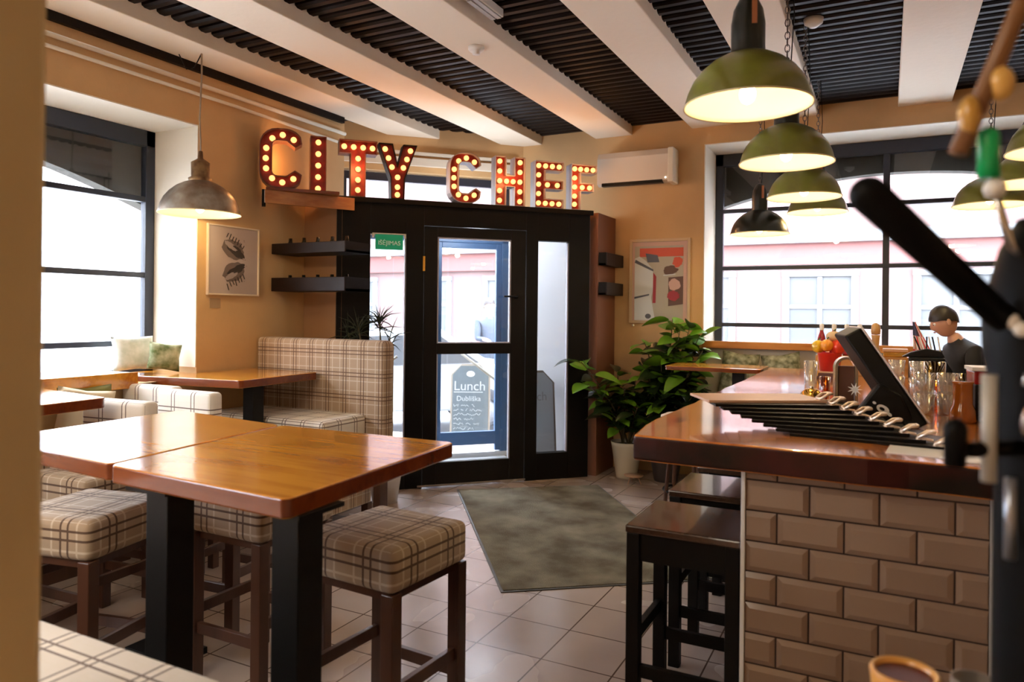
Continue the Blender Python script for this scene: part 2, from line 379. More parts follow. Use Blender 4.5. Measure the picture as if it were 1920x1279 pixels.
# wall B (right-hand far wall), opening x -1.55..1.62, z 1.2..3.17
o = MB()
o.box(-3.48, 7.0, 0, -1.55, 7.5, WT); o.box(1.62, 7.0, 0, 3.6, 7.5, WT)
o.box(-1.55, 7.0, 3.17, 1.62, 7.5, WT); o.box(-1.55, 7.0, 0, 1.62, 7.5, 1.2)
struct(o.build('wall_right', M_WALL))
struct(MB().box(-1.55, 7.002, 1.2, -1.542, 7.5, 3.17).box(-1.542, 7.002, 3.162, 1.62, 7.5, 3.17).box(1.612, 7.002, 1.2, 1.62, 7.5, 3.17).box(-1.55, 7.002, 1.19, 1.62, 7.5, 1.2).build('trim_4', M_REVEAL))
struct(MB().box(-1.86, -1.0, 0.0, -0.16, 0.07, 0.004, M=CH_M).box(-1.90, 0.075, 0, -0.12, 0.16, 0.05, M=CH_M).build('floor_vestibule', mat('daylit_floor', (0.70, 0.72, 0.74), 0.5)))  # pale plate: light on the vestibule floor put into its colour
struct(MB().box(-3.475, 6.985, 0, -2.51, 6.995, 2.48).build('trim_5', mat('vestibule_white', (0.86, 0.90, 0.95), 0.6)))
arched(1, 7.56, 7.70, -1.58, 1.70, 2.60, 2.875, 1.1, 3.7, -3.3, 4.0, M_OUT, 'wall_right_outer')
# side wall right of the bar area and back wall with wide window
struct(MB().box(3.5, -3.1, 0, 3.6, 7.0, WT).build('wall_side', M_WALL))
o = MB().box(-5.0, -3.1, 0, 3.5, -3.0, WT)
struct(o.build('wall_back', M_WALL))
# near pillar on the left
M_PILL = mat('pillar_plaster', (0.74, 0.56, 0.29), 0.8, var=0.1, scale=3)
struct(MB().box(-1.62, 0.25, 0, -1.026, 0.597, WT).build('wall_pillar', M_PILL, bevel=0.012))

# ---- windows
def window(name, axis, p, a0, a1, z0, z1, bars, mull, mt_, side):
    Mx = Matrix(((0,0,1,0),(1,0,0,0),(0,1,0,0),(0,0,0,1))) if axis == 0 else Matrix(((1,0,0,0),(0,0,1,0),(0,1,0,0),(0,0,0,1)))
    e = thing(name, '', '') ; del e['label']; del e['category']; struct(e)
    fw, fd = 0.075, 0.03
    o = MB(); q = lambda x0, za, x1, zb, d=fd: o.prism([(x0, za), (x1, za), (x1, zb), (x0, zb)], p-d, p+d, M=Mx)
    q(a0, z0, a0+fw, z1); q(a1-fw, z0, a1, z1); q(a0, z1-0.12, a1, z1); q(a0, z0, a1, z0+0.05)
    for zz in bars: q(a0+fw, zz-0.02, a1-fw, zz+0.02, 0.028)
    for yy in mull: q(yy-0.028, z0, yy+0.028, z1, 0.026)
    o.build('window_frame', mt_, e, bevel=0.004)
    g = MB().prism([(a0+0.02, z0+0.02), (a1-0.02, z0+0.02), (a1-0.02, z1-0.05), (a0+0.02, z1-0.05)], p-0.003, p+0.003, M=Mx)
    g.build('pane', M_GLASS, e)
    return e
window('window_1', 0, -4.995, 0.36, 3.68, 1.05, 2.89, (2.37, 1.80, 1.29), (2.02,), M_FRAME, 1)
window('window_4', 0, -4.995, -2.69, -0.21, 1.05, 2.89, (2.37, 1.80, 1.29), (-1.45,), M_FRAME, 1)  # unseen rear window, added for more light from the left
window('window_2', 1, 7.52, -1.54, 1.61, 1.2, 3.16, (2.585, 2.01, 1.445), (0.0,), M_FRAME, 1)
e = thing('window_3', '', ''); del e['label']; del e['category']; struct(e)
o = MB()
for x0, z0, x1, z1 in ((-1.90, 2.88, -0.12, 2.96), (-1.90, 2.47, -0.12, 2.52), (-1.9, 2.5, -1.85, 2.9), (-0.17, 2.5, -0.12, 2.9)): o.box(x0, 0.10, z0, x1, 0.16, z1, M=CH_M)
o.build('window_frame', M_FRAME, e)
MB().box(-1.88, 0.125, 2.5, -0.14, 0.131, 2.9, M=CH_M).build('pane', M_GLASS, e)
# outer glazed screen below the transom, with door leaf
e = thing('door_2', '', ''); del e['label']; del e['category']; struct(e)
o = MB()
for x0, z0, x1, z1 in ((-1.90, 2.28, -0.12, 2.47), (-1.90, 0, -1.84, 2.4), (-0.20, 0, -0.12, 2.4), (-0.99, 0, -0.92, 2.4), (-1.84, 0.05, -0.99, 0.12)):
    o.box(x0, 0.08, z0, x1, 0.15, z1, M=CH_M)
o.build('door_frame', M_BLUEFR, e, bevel=0.004)
o = MB()
for x0, z0, x1, z1 in ((-0.92, 0.06, -0.86, 2.28), (-0.26, 0.06, -0.20, 2.28), (-0.86, 0.13, -0.26, 0.27), (-0.86, 2.22, -0.26, 2.28)): o.box(x0, 0.09, z0, x1, 0.14, z1, M=CH_M)
o.build('door_leaf', M_BLUEFR, e, bevel=0.004)
MB().box(-1.86, 0.112, 0.1, -0.18, 0.118, 2.3, M=CH_M).build('pane', M_GLASS, e)

# ---- inner black vestibule portal: local x along front, local y depth away from room
PT = Matrix.Translation((-4.11, 4.76, 0)) @ Matrix.Rotation(R(46), 4, 'Z')
e = thing('door_1', '', ''); del e['label']; del e['category']; struct(e)
o = MB(); W_ = 2.335
def pb(x0, z0, x1, z1, y0=0.0, y1=0.09): o.box(x0, y0, z0, x1, y1, z1, M=PT)
pb(0, 0, 0.28, 2.5); pb(0.59, 0, 0.745, 2.5); pb(0.28, 2.21, 0.59, 2.5); pb(0.28, 0, 0.59, 0.13)
pb(0.745, 2.30, 1.70, 2.5); pb(1.70, 0, 1.815, 2.5); pb(1.815, 2.21, 2.125, 2.5); pb(1.815, 0, 2.125, 0.245); pb(2.125, 0, W_, 2.5)
# top board and side cheeks
o.prism([(0, 0.09), (W_, 0.09), (1.95, 0.46), (0.3, 0.46)], 2.42, 2.5, M=PT)
o.prism([(0.0, -0.015), (W_+0.03, -0.015), (W_+0.03, 0.02), (0.0, 0.02)], 2.47, 2.515, M=PT)
o.build('door_frame', M_BLACK, e, bevel=0.004)
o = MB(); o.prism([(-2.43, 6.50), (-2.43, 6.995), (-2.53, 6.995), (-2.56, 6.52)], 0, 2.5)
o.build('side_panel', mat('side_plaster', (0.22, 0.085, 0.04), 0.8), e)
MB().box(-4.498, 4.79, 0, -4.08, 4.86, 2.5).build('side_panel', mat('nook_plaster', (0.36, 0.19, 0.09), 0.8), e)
o = MB()
pb(0.75, 0.02, 0.87, 2.295, 0.01, 0.06); pb(1.555, 0.02, 1.695, 2.295, 0.01, 0.06); pb(0.87, 2.205, 1.555, 2.295, 0.01, 0.06); pb(0.87, 0.02, 1.555, 0.215, 0.01, 0.06); pb(0.87, 1.17, 1.555, 1.265, 0.01, 0.06)
dl = o.build('door_leaf', mat('black_door_paint', (0.008, 0.006, 0.0055), 0.45, spec=0.2), e, bevel=0.004)
M_BEAD = mat('pale_glazing_bead', (0.42, 0.40, 0.46), 0.4)
o = MB()
for x0, z0, x1, z1 in ((0.87, 1.265, 0.882, 2.205), (1.543, 1.265, 1.555, 2.205), (0.87, 2.193, 1.555, 2.205), (0.87, 1.265, 1.555, 1.275), (0.87, 0.215, 0.88, 1.17), (1.545, 0.215, 1.555, 1.17), (0.28, 2.2, 0.59, 2.21), (0.58, 0.13, 0.59, 2.2), (2.113, 0.25, 2.125, 2.2)): pb(x0, z0, x1, z1, 0.015, 0.055)
o.build('glazing_bead', M_BEAD, e)
for x0, z0, x1, z1 in ((0.28, 0.13, 0.59, 2.21), (1.815, 0.245, 2.125, 2.21), (0.87, 1.265, 1.555, 2.205), (0.87, 0.215, 1.555, 1.17)):
    o = MB(); pb(x0, z0, x1, z1, 0.033, 0.037); o.build('pane', M_GLASS, e)
o = MB(); o.tube([PT @ Vector(p) for p in ((1.60, 0.0, 1.69), (1.60, -0.05, 1.69), (1.47, -0.05, 1.69))], 0.009); o.lathe([(0.0, 0), (0.022, 0), (0.022, 0.012), (0, 0.012)], 16, M=PT @ Matrix.Translation((1.60, 0.005, 1.69)) @ Matrix.Rotation(PI/2, 4, 'X'))
o.build('door_handle', M_BLACKMETAL, e, smooth=True)
o = MB(); pb(0.735, 1.90, 0.755, 2.03, -0.006, 0.004); o.build('hinge', M_BRASS, e)
o = MB(); pb(0.70, 0.012, 1.70, 0.030, -0.02, 0.0); o.build('threshold_strip', M_STEEL, e)

# trims: cable conduits along the walls
o = MB().tube([(-4.475, -3.0, 3.20), (-4.475, 5.28, 3.185)], 0.017, 8).tube([(-4.475, -3.0, 3.125), (-4.475, 4.0, 3.115), (-4.475, 5.28, 3.09)], 0.013, 8)
struct(o.build('trim_6', M_REVEAL, smooth=True))
struct(MB().box(-2.0, -0.05, 3.03, -0.1, -0.005, 3.11, M=CH_M).box(-2.0, -0.05, 3.14, -0.1, -0.005, 3.17, M=CH_M).build('trim_7', M_REVEAL))
struct(MB().box(-4.5, 0.37, 1.04, -4.46, 3.6, 1.045).build('trim_8', M_WALL))
# left sill board
struct(MB().box(-4.96, 0.36, 1.045, -4.44, 3.16, 1.12).build('window_sill', [M_WHITE], bevel=0.004))
struct(MB().box(-4.44, 0.36, 1.02, -4.41, 3.16, 1.125).build('trim_9', M_WOODTOP, bevel=0.004))

# ================================================================== MARQUEE LETTERS
M_RED = mat('rusty_red_face', (0.26, 0.018, 0.010), 0.45, var=0.5, scale=20)
M_RIM = mat('rusted_letter_edge', (0.16, 0.055, 0.035), 0.45, var=0.4, scale=15)
M_GREYRIM = mat('grey_letter_side', (0.30, 0.27, 0.30), 0.5)
def bulbmat(name, col, s):
    return mat(name, col, 0.3, emit=col, es=s)
M_BULB = bulbmat('glowing_bulb', (1.0, 0.42, 0.13), 1.7)
bulb_mesh = MB().sphere((0, 0, 0), 0.0235, 12, 8).build('bulb_proto', M_BULB, smooth=True)
bulb_data = bulb_mesh.data; bpy.data.objects.remove(bulb_mesh, do_unlink=True); bulb_data.name = 'bulb'
def cshape(w, h, t, n=9):
    # block C with rounded corners, as closed outline
    r = w*0.42; pts = []
    def arc(cx, cz, rr, a0, a1, k=5):
        return [(cx+rr*math.cos(R(a0+(a1-a0)*i/k)), cz+rr*math.sin(R(a0+(a1-a0)*i/k))) for i in range(k+1)]
    out = [(w, h*0.76)] + arc(w-r*0.9, h-r, r, 35, 90) + arc(r, h-r, r, 90, 180) + arc(r, r, r, 180, 270) + arc(w-r*0.9, r, r, 270, 325) + [(w, h*0.24)]
    ri = max(0.02, r-t)
    inn = [(w-t*0.55, h*0.31)] + arc(w-r*0.9-0.01, r, ri, 320, 270) + arc(r, r, ri, 270, 180) + arc(r, h-r, ri, 180, 90) + arc(w-r*0.9-0.01, h-r, ri, 90, 40) + [(w-t*0.55, h*0.69)]
    return out+inn
def letter(ch, s0, s1, zt, label, bulbs, rim, yo=0.03):
    w, h = s1-s0, zt-2.522; t = min(0.115, w*0.36) if ch != 'C' else w*0.30
    if ch == 'C': pts = cshape(w, h, t)
    elif ch == 'I': pts = [(0, 0), (w, 0), (w, h), (0, h)]
    elif ch == 'T': c = w/2; pts = [(c-t*.55, 0), (c+t*.55, 0), (c+t*.55, h-t), (w, h-t), (w, h), (0, h), (0, h-t), (c-t*.55, h-t)]
    elif ch == 'Y': c = w/2; pts = [(c-t*.5, 0), (c+t*.5, 0), (c+t*.55, h*.38), (w, h), (w-t*1.05, h), (c, h*.60), (t*1.05, h), (0, h), (c-t*.55, h*.38)]
    elif ch == 'H': q = h/2; k = t*.5; pts = [(0, 0), (t, 0), (t, q-k), (w-t, q-k), (w-t, 0), (w, 0), (w, h), (w-t, h), (w-t, q+k), (t, q+k), (t, h), (0, h)]
    elif ch == 'E': q = h/2; k = t*.42; j = t*.85; pts = [(0, 0), (w, 0), (w, j), (t, j), (t, q-k), (w, q-k), (w, q+k), (t, q+k), (t, h-j), (w, h-j), (w, h), (0, h)]
    else: q = h/2; k = t*.42; j = t*.85; pts = [(0, 0), (t, 0), (t, q-k), (w*.88, q-k), (w*.88, q+k), (t, q+k), (t, h-j), (w, h-j), (w, h), (0, h)]
    L_ = PT @ Matrix.Translation((s0, yo, 2.517))
    p = L_.to_translation()
    e = thing('marquee_letter', label, 'sign letter', p, R(46), 'glowing marquee letters above the door')
    Mx = Matrix(((1,0,0,0),(0,0,1,0),(0,1,0,0),(0,0,0,1)))
    face = MB().prism(pts, 0.012, 0.02, M=Mx).build('letter_face', M_RED, e, merge=True)
    n = len(pts); rm = MB()
    ar = sum(pts[i][0]*pts[(i+1) % n][1]-pts[(i+1) % n][0]*pts[i][1] for i in range(n)); sg = 1 if ar > 0 else -1
    ins = []
    for i in range(n):
        a, b_, c_ = Vector(pts[i-1]), Vector(pts[i]), Vector(pts[(i+1) % n])
        d1 = (b_-a).normalized(); d2 = (c_-b_).normalized(); nn = Vector((-d1.y-d2.y, d1.x+d2.x))*sg
        nn = nn.normalized() if nn.length > 1e-4 else Vector((-d1.y, d1.x))*sg
        ins.append(tuple(b_+nn*0.007))
    for i in range(n):
        j = (i+1) % n
        a, b_, c_, d_ = pts[i], pts[j], ins[j], ins[i]
        vs = []
        for (x, z) in (a, b_, c_, d_): vs.append((x, -0.035, z))
        for (x, z) in (a, b_, c_, d_): vs.append((x, 0.10, z))
        rm.add(vs, [(0, 1, 2, 3), (7, 6, 5, 4), (0, 4, 5, 1), (1, 5, 6, 2), (2, 6, 7, 3), (3, 7, 4, 0)])
    rm.build('letter_rim', rim, e, merge=False)
    for (bx, bz) in bulbs:
        o = bpy.data.objects.new('bulb', bulb_data); COL.objects.link(o); o.parent = e; o.location = (bx*w, -0.012, bz*h)
    return e
Cb = [(.80,.83),(.54,.90),(.30,.83),(.16,.66),(.15,.49),(.16,.32),(.30,.16),(.54,.10),(.80,.17)]
letter('C', -0.622, -0.297, 2.996, 'red letter C lit by nine bulbs, first letter of the word CITY over the shelf', Cb, M_RIM, yo=-0.17)
letter('I', -0.222, -0.092, 3.005, 'narrow red letter I with a single column of bulbs above the door', [(.5, .1+.2*i) for i in range(5)], M_RIM)
letter('T', 0.013, 0.33, 3.000, 'red letter T with bulbs above the left end of the black entrance', [(.13,.88),(.38,.88),(.63,.88),(.88,.88),(.5,.68),(.5,.49),(.5,.30),(.5,.12)], M_RIM)
letter('Y', 0.343, 0.676, 2.995, 'dark red letter Y lit by bulbs, last letter of the word CITY', [(.17,.90),(.83,.90),(.26,.74),(.74,.74),(.35,.58),(.65,.58),(.5,.40),(.5,.22),(.5,.08)], M_BLACK)
letter('C', 0.967, 1.257, 2.971, 'smaller red letter C with grey side, first letter of the word CHEF', Cb, M_GREYRIM)
letter('H', 1.392, 1.679, 2.968, 'red letter H with two bulb columns and a lit crossbar', [(.16,.1+.2*i) for i in range(5)]+[(.84,.1+.2*i) for i in range(5)]+[(.39,.5),(.61,.5)], M_GREYRIM)
letter('E', 1.777, 2.059, 2.955, 'red letter E with three rows of bulbs above the entrance', [(.14,.9),(.38,.9),(.62,.9),(.86,.9),(.14,.7),(.14,.5),(.45,.5),(.80,.5),(.14,.3),(.14,.1),(.38,.1),(.62,.1),(.86,.1)], M_GREYRIM)
letter('F', 2.139, 2.400, 2.95, 'red letter F with bulbs, last letter of the word CHEF beside the air conditioner', [(.15,.9),(.38,.9),(.62,.9),(.87,.9),(.15,.7),(.15,.5),(.45,.5),(.74,.5),(.15,.3),(.15,.12)], M_GREYRIM)
# warm light given off by the bulbs
def point(name, loc, e_, col, r=0.05):
    l = bpy.data.lights.new(name, 'POINT'); l.energy = e_; l.color = col; l.shadow_soft_size = r
    o = bpy.data.objects.new(name, l); COL.objects.link(o); o.location = loc; return o
for s in (-0.45, 0.15, 0.8, 1.5, 2.2):
    point('sign_glow', PT @ Vector((s, -0.13, 2.75)), 3.2, (1.0, 0.45, 0.15), 0.06)

# wooden shelf carrying the first letters, left of the entrance
e = thing('letter_shelf', 'wooden shelf board under the letters C and I, fixed between wall and black entrance', 'shelf', PT @ Vector((-0.60, -0.15, 2.39)), R(46))
MB().prism([(0.03, -0.07), (0.60, -0.04), (0.60, 0.26), (0.16, 0.26)], 0.105, 0.127).build('shelf_board', M_WOODEDGE, e)
MB().prism([(0.02, -0.075), (0.74, 0.11), (0.735, 0.13), (0.02, -0.05)], 0.0, 0.105).build('front_board', woodmat('orange_shelf_wood', (0.48, 0.20, 0.06), (0.30, 0.10, 0.03), knots=False), e, bevel=0.003)
MB().box(0.0, -0.05, -0.02, 0.03, 0.02, 0.11).build('bracket', M_BLACK, e)

# ================================================================== PENDANT LAMPS
M_LAMPGRN = mat('green_enamel', (0.24, 0.26, 0.04), 0.3, col2=(0.17, 0.15, 0.025), var=0.4, scale=6, coat=0.4)
M_LAMPDK = mat('black_enamel', (0.012, 0.014, 0.010), 0.3, coat=0.3)
M_LAMPIN = mat('white_enamel_inside', (0.80, 0.68, 0.42), 0.5)
M_LAMPGREY = mat('worn_galvanised_shade', (0.42, 0.38, 0.32), 0.35, metal=0.6, col2=(0.22, 0.15, 0.10), var=0.5, scale=9)
M_LBULB = mat('lamp_bulb', (1.0, 0.82, 0.5), 0.3, emit=(1.0, 0.80, 0.45), es=14.0)
M_CHAIN = mat('chain_metal', (0.16, 0.13, 0.11), 0.4, metal=0.9)
def chain_mesh(length, link=0.042):
    o = MB(); n = int(length/(link*0.74)); st = length/n
    for i in range(n):
        z = i*st+st/2; a = 0 if i % 2 else PI/2
        path = []
        for k in range(9):
            tt = 2*PI*k/8; x = math.cos(tt)*link*0.28; zz = math.sin(tt)*link*0.5
            path.append((x*math.cos(a), x*math.sin(a), z+zz))
        o.tube(path, 0.0028, 5, caps=False)
    return o
def make_lamp(label, shade_m, neck_m, rad=0.225, hang='chain', zr=2.31, power=4, top=3.42, group=None, oldneck=False, lit=True, loc=(0, 0)):
    e = thing('pendant_lamp', label, 'lamp', (loc[0], loc[1], zr), 0, group)
    k = rad/0.225
    prof = [(0.225, 0.0), (0.222, 0.018), (0.213, 0.05), (0.195, 0.09), (0.168, 0.125), (0.13, 0.158), (0.09, 0.180), (0.062, 0.190)]
    prof = [(r*k, z*k) for r, z in prof]
    outer = prof; inner = [(max(0.01, r-0.004), z-0.003) for r, z in reversed(prof)]
    MB().lathe(outer, 44).build('lamp_shade', shade_m, e, smooth=True)
    MB().lathe([(prof[-1][0], prof[-1][1])]+inner[:-1]+[(prof[0][0]-0.003, 0.001), (prof[0][0]+0.004, -0.002), (prof[0][0]+0.004, 0.004), (prof[0][0], 0.006)], 44).build('shade_lining', M_LAMPIN, e, smooth=True)
    z0 = prof[-1][1]
    if oldneck:
        MB().lathe([(0.062*k, z0-0.002), (0.066*k, z0+0.02), (0.05*k, z0+0.03), (0.052*k, z0+0.13), (0.04*k, z0+0.14), (0.018, z0+0.16), (0.014, z0+0.21), (0.0, z0+0.215)], 24).build('lamp_neck', mat('rusty_brass_neck', (0.40, 0.26, 0.12), 0.4, metal=0.5, col2=(0.16, 0.08, 0.04), var=0.5, scale=18), e, smooth=True)
        ztop = z0+0.21
    else:
        MB().lathe([(0.062, z0-0.004), (0.060, z0+0.03), (0.060, z0+0.11), (0.052, z0+0.16), (0.030, z0+0.205), (0.012, z0+0.215), (0.0, z0+0.216)], 28).build('lamp_neck', neck_m, e, smooth=True)
        ztop = z0+0.21
        MB().box(0.022, -0.058, z0+0.09, 0.040, -0.05, z0+0.19).build('neck_label', mat('orange_tag', (0.30, 0.09, 0.02), 0.5), e)
    if lit:
        MB().sphere((0, 0, 0.045), 0.030, 14, 10, sc=(1, 1, 1.25)).lathe([(0.016, 0.07), (0.016, 0.16)], 12).build('light_bulb', M_LBULB, e, smooth=True)
        l = point('lamp_glow', (loc[0], loc[1], zr-0.0+0.0), power, (1.0, 0.78, 0.45), 0.03)
    if hang == 'chain':
        c_ = chain_mesh(top-zr-ztop)
        c_.v = [(x, y, z+ztop) for x, y, z in c_.v]
        c_.build('chain', M_CHAIN, e, smooth=True)
        MB().tube([(0.012, 0.01, ztop), (0.03, 0.01, (top-zr+ztop)/2), (0.015, 0.012, top-zr)], 0.003, 6).build('cord', M_BLACKMETAL, e, smooth=True)
    else:
        h = top-zr
        MB().tube([(0, 0, ztop), (0.0, 0.0, ztop+0.06), (-0.012, 0, ztop+0.22), (0.004, 0, h-0.15), (0, 0, h)], 0.006, 7).build('cord', mat('twisted_cord', (0.35, 0.28, 0.2), 0.7), e, smooth=True)
        MB().tube([(0, 0, h), (-0.05, -0.02, h-0.10), (-0.09, -0.05, h-0.11), (-0.13, -0.08, h-0.01)], 0.004, 6).build('spare_cord', M_BLACKMETAL, e, smooth=True)
    return e
G1 = 'green enamel pendants over the bar'
make_lamp('largest green enamel pendant lamp, nearest the camera over the bar', M_LAMPGRN, M_LAMPDK, zr=2.31, loc=(-0.455, 2.75), group=G1, top=3.42)
make_lamp('second green pendant lamp in the row over the bar, on a chain', M_LAMPGRN, M_LAMPDK, zr=2.31, loc=(-0.45, 3.87), group=G1)
make_lamp('third green pendant lamp in the row, partly behind the second', M_LAMPGRN, M_LAMPDK, zr=2.31, loc=(-0.475, 5.04), group=G1)
make_lamp('farthest green pendant lamp in the bar row, lowest in the cluster', M_LAMPGRN, M_LAMPDK, zr=2.37, loc=(-0.49, 6.27), group=G1)
make_lamp('black pendant lamp hanging low in front of the far window', M_LAMPDK, M_LAMPDK, zr=2.19, loc=(-0.90, 6.06))
make_lamp('worn grey metal pendant lamp with rusty neck beside the left window', M_LAMPGREY, M_LAMPGREY, rad=0.27, hang='cord', zr=2.21, loc=(-4.26, 3.51), top=3.33, oldneck=True, power=4)
G2 = 'pendants at the right edge'
make_lamp('farthest green pendant lamp of the right-hand row, behind the black beer tap', M_LAMPGRN, M_LAMPDK, zr=2.31, loc=(0.63, 5.9), group=G2)
make_lamp('middle pendant lamp of the right-hand row, cut by the picture edge', M_LAMPGRN, M_LAMPDK, zr=2.32, loc=(0.75, 5.1), group=G2)
make_lamp('nearest and highest pendant lamp at the right picture edge', M_LAMPGRN, M_LAMPDK, zr=2.33, loc=(0.73, 4.2), group=G2)

# ================================================================== CEILING FITTINGS, AC, PICTURES
tag(MB().lathe([(0.0, 0), (0.055, 0), (0.055, -0.018), (0.045, -0.03), (0.028, -0.034), (0.026, -0.05), (0.0, -0.052)], 24, c=(-2.463, 4.227, 3.33)).build('smoke_detector', M_WHITE, smooth=True), 'round white smoke detector on the underside of a ceiling beam', 'smoke detector')
tag(MB().lathe([(0.0, 0), (0.06, 0), (0.055, -0.03), (0.02, -0.055), (0.0, -0.056)], 24, c=(-0.42, 4.94, 3.42)).build('smoke_detector', M_WHITE, smooth=True), 'white smoke detector on the dark ceiling boards between chains', 'smoke detector')
e = thing('ceiling_luminaire', 'small white slatted ceiling light on the dark boards between two beams', 'light', (-2.16, 3.86, 3.42), R(0))
MB().box(-0.045, -0.22, -0.05, 0.045, 0.10, 0).build('housing', M_WHITE, e, bevel=0.004)
o = MB()
for i in range(2): o.box(-0.035+i*0.04, -0.21, -0.058, -0.005+i*0.04, 0.09, -0.05)
o.build('diffuser', mat('grey_diffuser', (0.35, 0.35, 0.35), 0.4), e)
e = thing('air_conditioner', 'long white air conditioner on the wall right of the lit letters', 'air conditioner', (-2.56, 7.0, 2.80), 0)
MB().prism([(0, -0.15), (0.02, -0.2), (0.27, -0.2), (0.33, -0.17), (0.33, 0), (0.05, 0)], 0.0, 0.76, M=Matrix(((0,0,1,0),(0,1,0,0),(1,0,0,0),(0,0,0,1)))).build('housing', M_WHITEPL, e, bevel=0.006)
MB().box(0.05, -0.204, -0.002, 0.66, -0.14, 0.03).build('air_outlet', M_BLACKMETAL, e)
MB().box(0.71, -0.207, 0.0, 0.765, -0.005, 0.33).build('end_cap', mat('cream_plastic', (0.78, 0.74, 0.62), 0.35), e, bevel=0.008)
MB().sphere((0.69, -0.204, 0.045), 0.007).build('status_light', mat('small_led', (1, .9, .8), 0.3, emit=(1, .9, .8), es=3), e)

def framed(name, label, origin, rz, w, h, fw, frame_m, mat_m, build_print):
    e = thing(name, label, 'picture', origin, rz)
    o = MB()
    for x0, z0, x1, z1 in ((-w/2, 0, -w/2+fw, h), (w/2-fw, 0, w/2, h), (-w/2+fw, 0, w/2-fw, fw), (-w/2+fw, h-fw, w/2-fw, h)): o.box(x0, -0.022, z0, x1, 0, z1)
    o.build('picture_frame', frame_m, e, bevel=0.002)
    MB().box(-w/2+fw, -0.010, fw, w/2-fw, -0.002, h-fw).build('mount', mat_m, e)
    build_print(e)
    return e
def flat(o, pts, y, mi, th=0.0008):
    Mx = Matrix(((1,0,0,0),(0,0,1,0),(0,1,0,0),(0,0,0,1)))
    return o.prism(pts, y-th, y, mi, M=Mx)
def ell(cx, cz, rx, rz_, a=0, n=24, jit=0, seed=0):
    rnd = random.Random(seed); ca, sa = math.cos(a), math.sin(a); pts = []
    for i in range(n):
        q = 2*PI*i/n; k = 1+jit*(rnd.random()-.5); x, z = rx*k*math.cos(q), rz_*k*math.sin(q)
        pts.append((cx+x*ca-z*sa, cz+x*sa+z*ca))
    return pts
M_INK = [mat('print_charcoal', (0.045, 0.035, 0.033), 0.7), mat('print_grey', (0.16, 0.12, 0.11), 0.7), mat('print_light_grey', (0.36, 0.30, 0.29), 0.7)]
def burger_print(e):
    o = MB(); rnd = random.Random(3)
    for (cx, cz, s, d) in ((0.0, 0.335, 1, 1), (0.005, 0.20, 1, -1)):
        y0 = -0.0105
        flat(o, ell(cx-.005, cz, .072, .052*1.05, -0.55*d, jit=.18, seed=int(cz*100)), y0, 1)
        flat(o, ell(cx+.01, cz-.012*d, .066, .022, -0.55*d, jit=.3, seed=5), y0-.001, 0)
        flat(o, ell(cx-.02, cz+.022*d, .045, .016, -0.55*d, jit=.3, seed=6), y0-.0015, 2)
        for k in range(7):
            a = -0.55*d; tt = -0.06+0.02*k; x = cx+tt*math.cos(a); z = cz+tt*math.sin(a)+.04*d
            x2 = x+.012; z2 = z+.035*d*(0.6+rnd.random()*.6)
            flat(o, [(x, z), (x+.006, z), (x2+.006, z2), (x2, z2)], y0-.002, 0)
        flat(o, ell(cx+.02, cz+.01, .03, .008, -0.5*d, jit=.4, seed=9), y0-.002, 0)
    for k in range(30):
        x, z = rnd.uniform(-.07, .09), rnd.uniform(.12, .40); flat(o, ell(x, z, .0025, .0025, n=6), -.0102, 1)
    o.v = [(x*1.5, y, 0.268+(z-0.268)*1.28) for x, y, z in o.v]
    o.build('print', M_INK, e)
framed('framed_print', 'white-framed drawing of two dark burger halves on the left wall', (-4.5, 4.015, 1.655), R(90), 0.50, 0.535, 0.012, mat('pale_oak_frame', (0.72, 0.60, 0.45), 0.5), mat('print_paper', (0.46, 0.37, 0.34), 0.6), burger_print)
tag(MB().box(-4.5, 3.80, 1.555, -4.497, 3.90, 1.63).build('wall_note', mat('tan_sticker', (0.40, 0.27, 0.15), 0.7)), 'small faint tan sticker on the wall below the burger drawing', 'sticker')
MP = [mat('poster_red', (0.62, 0.09, 0.04), 0.5), mat('poster_white', (0.66, 0.70, 0.72), 0.5), mat('poster_grey', (0.46, 0.42, 0.34), 0.5), mat('poster_brown', (0.12, 0.06, 0.04), 0.5), mat('poster_crimson', (0.35, 0.02, 0.03), 0.5), mat('poster_pink', (0.62, 0.40, 0.34), 0.5), mat('poster_blue_grey', (0.10, 0.11, 0.15), 0.5)]
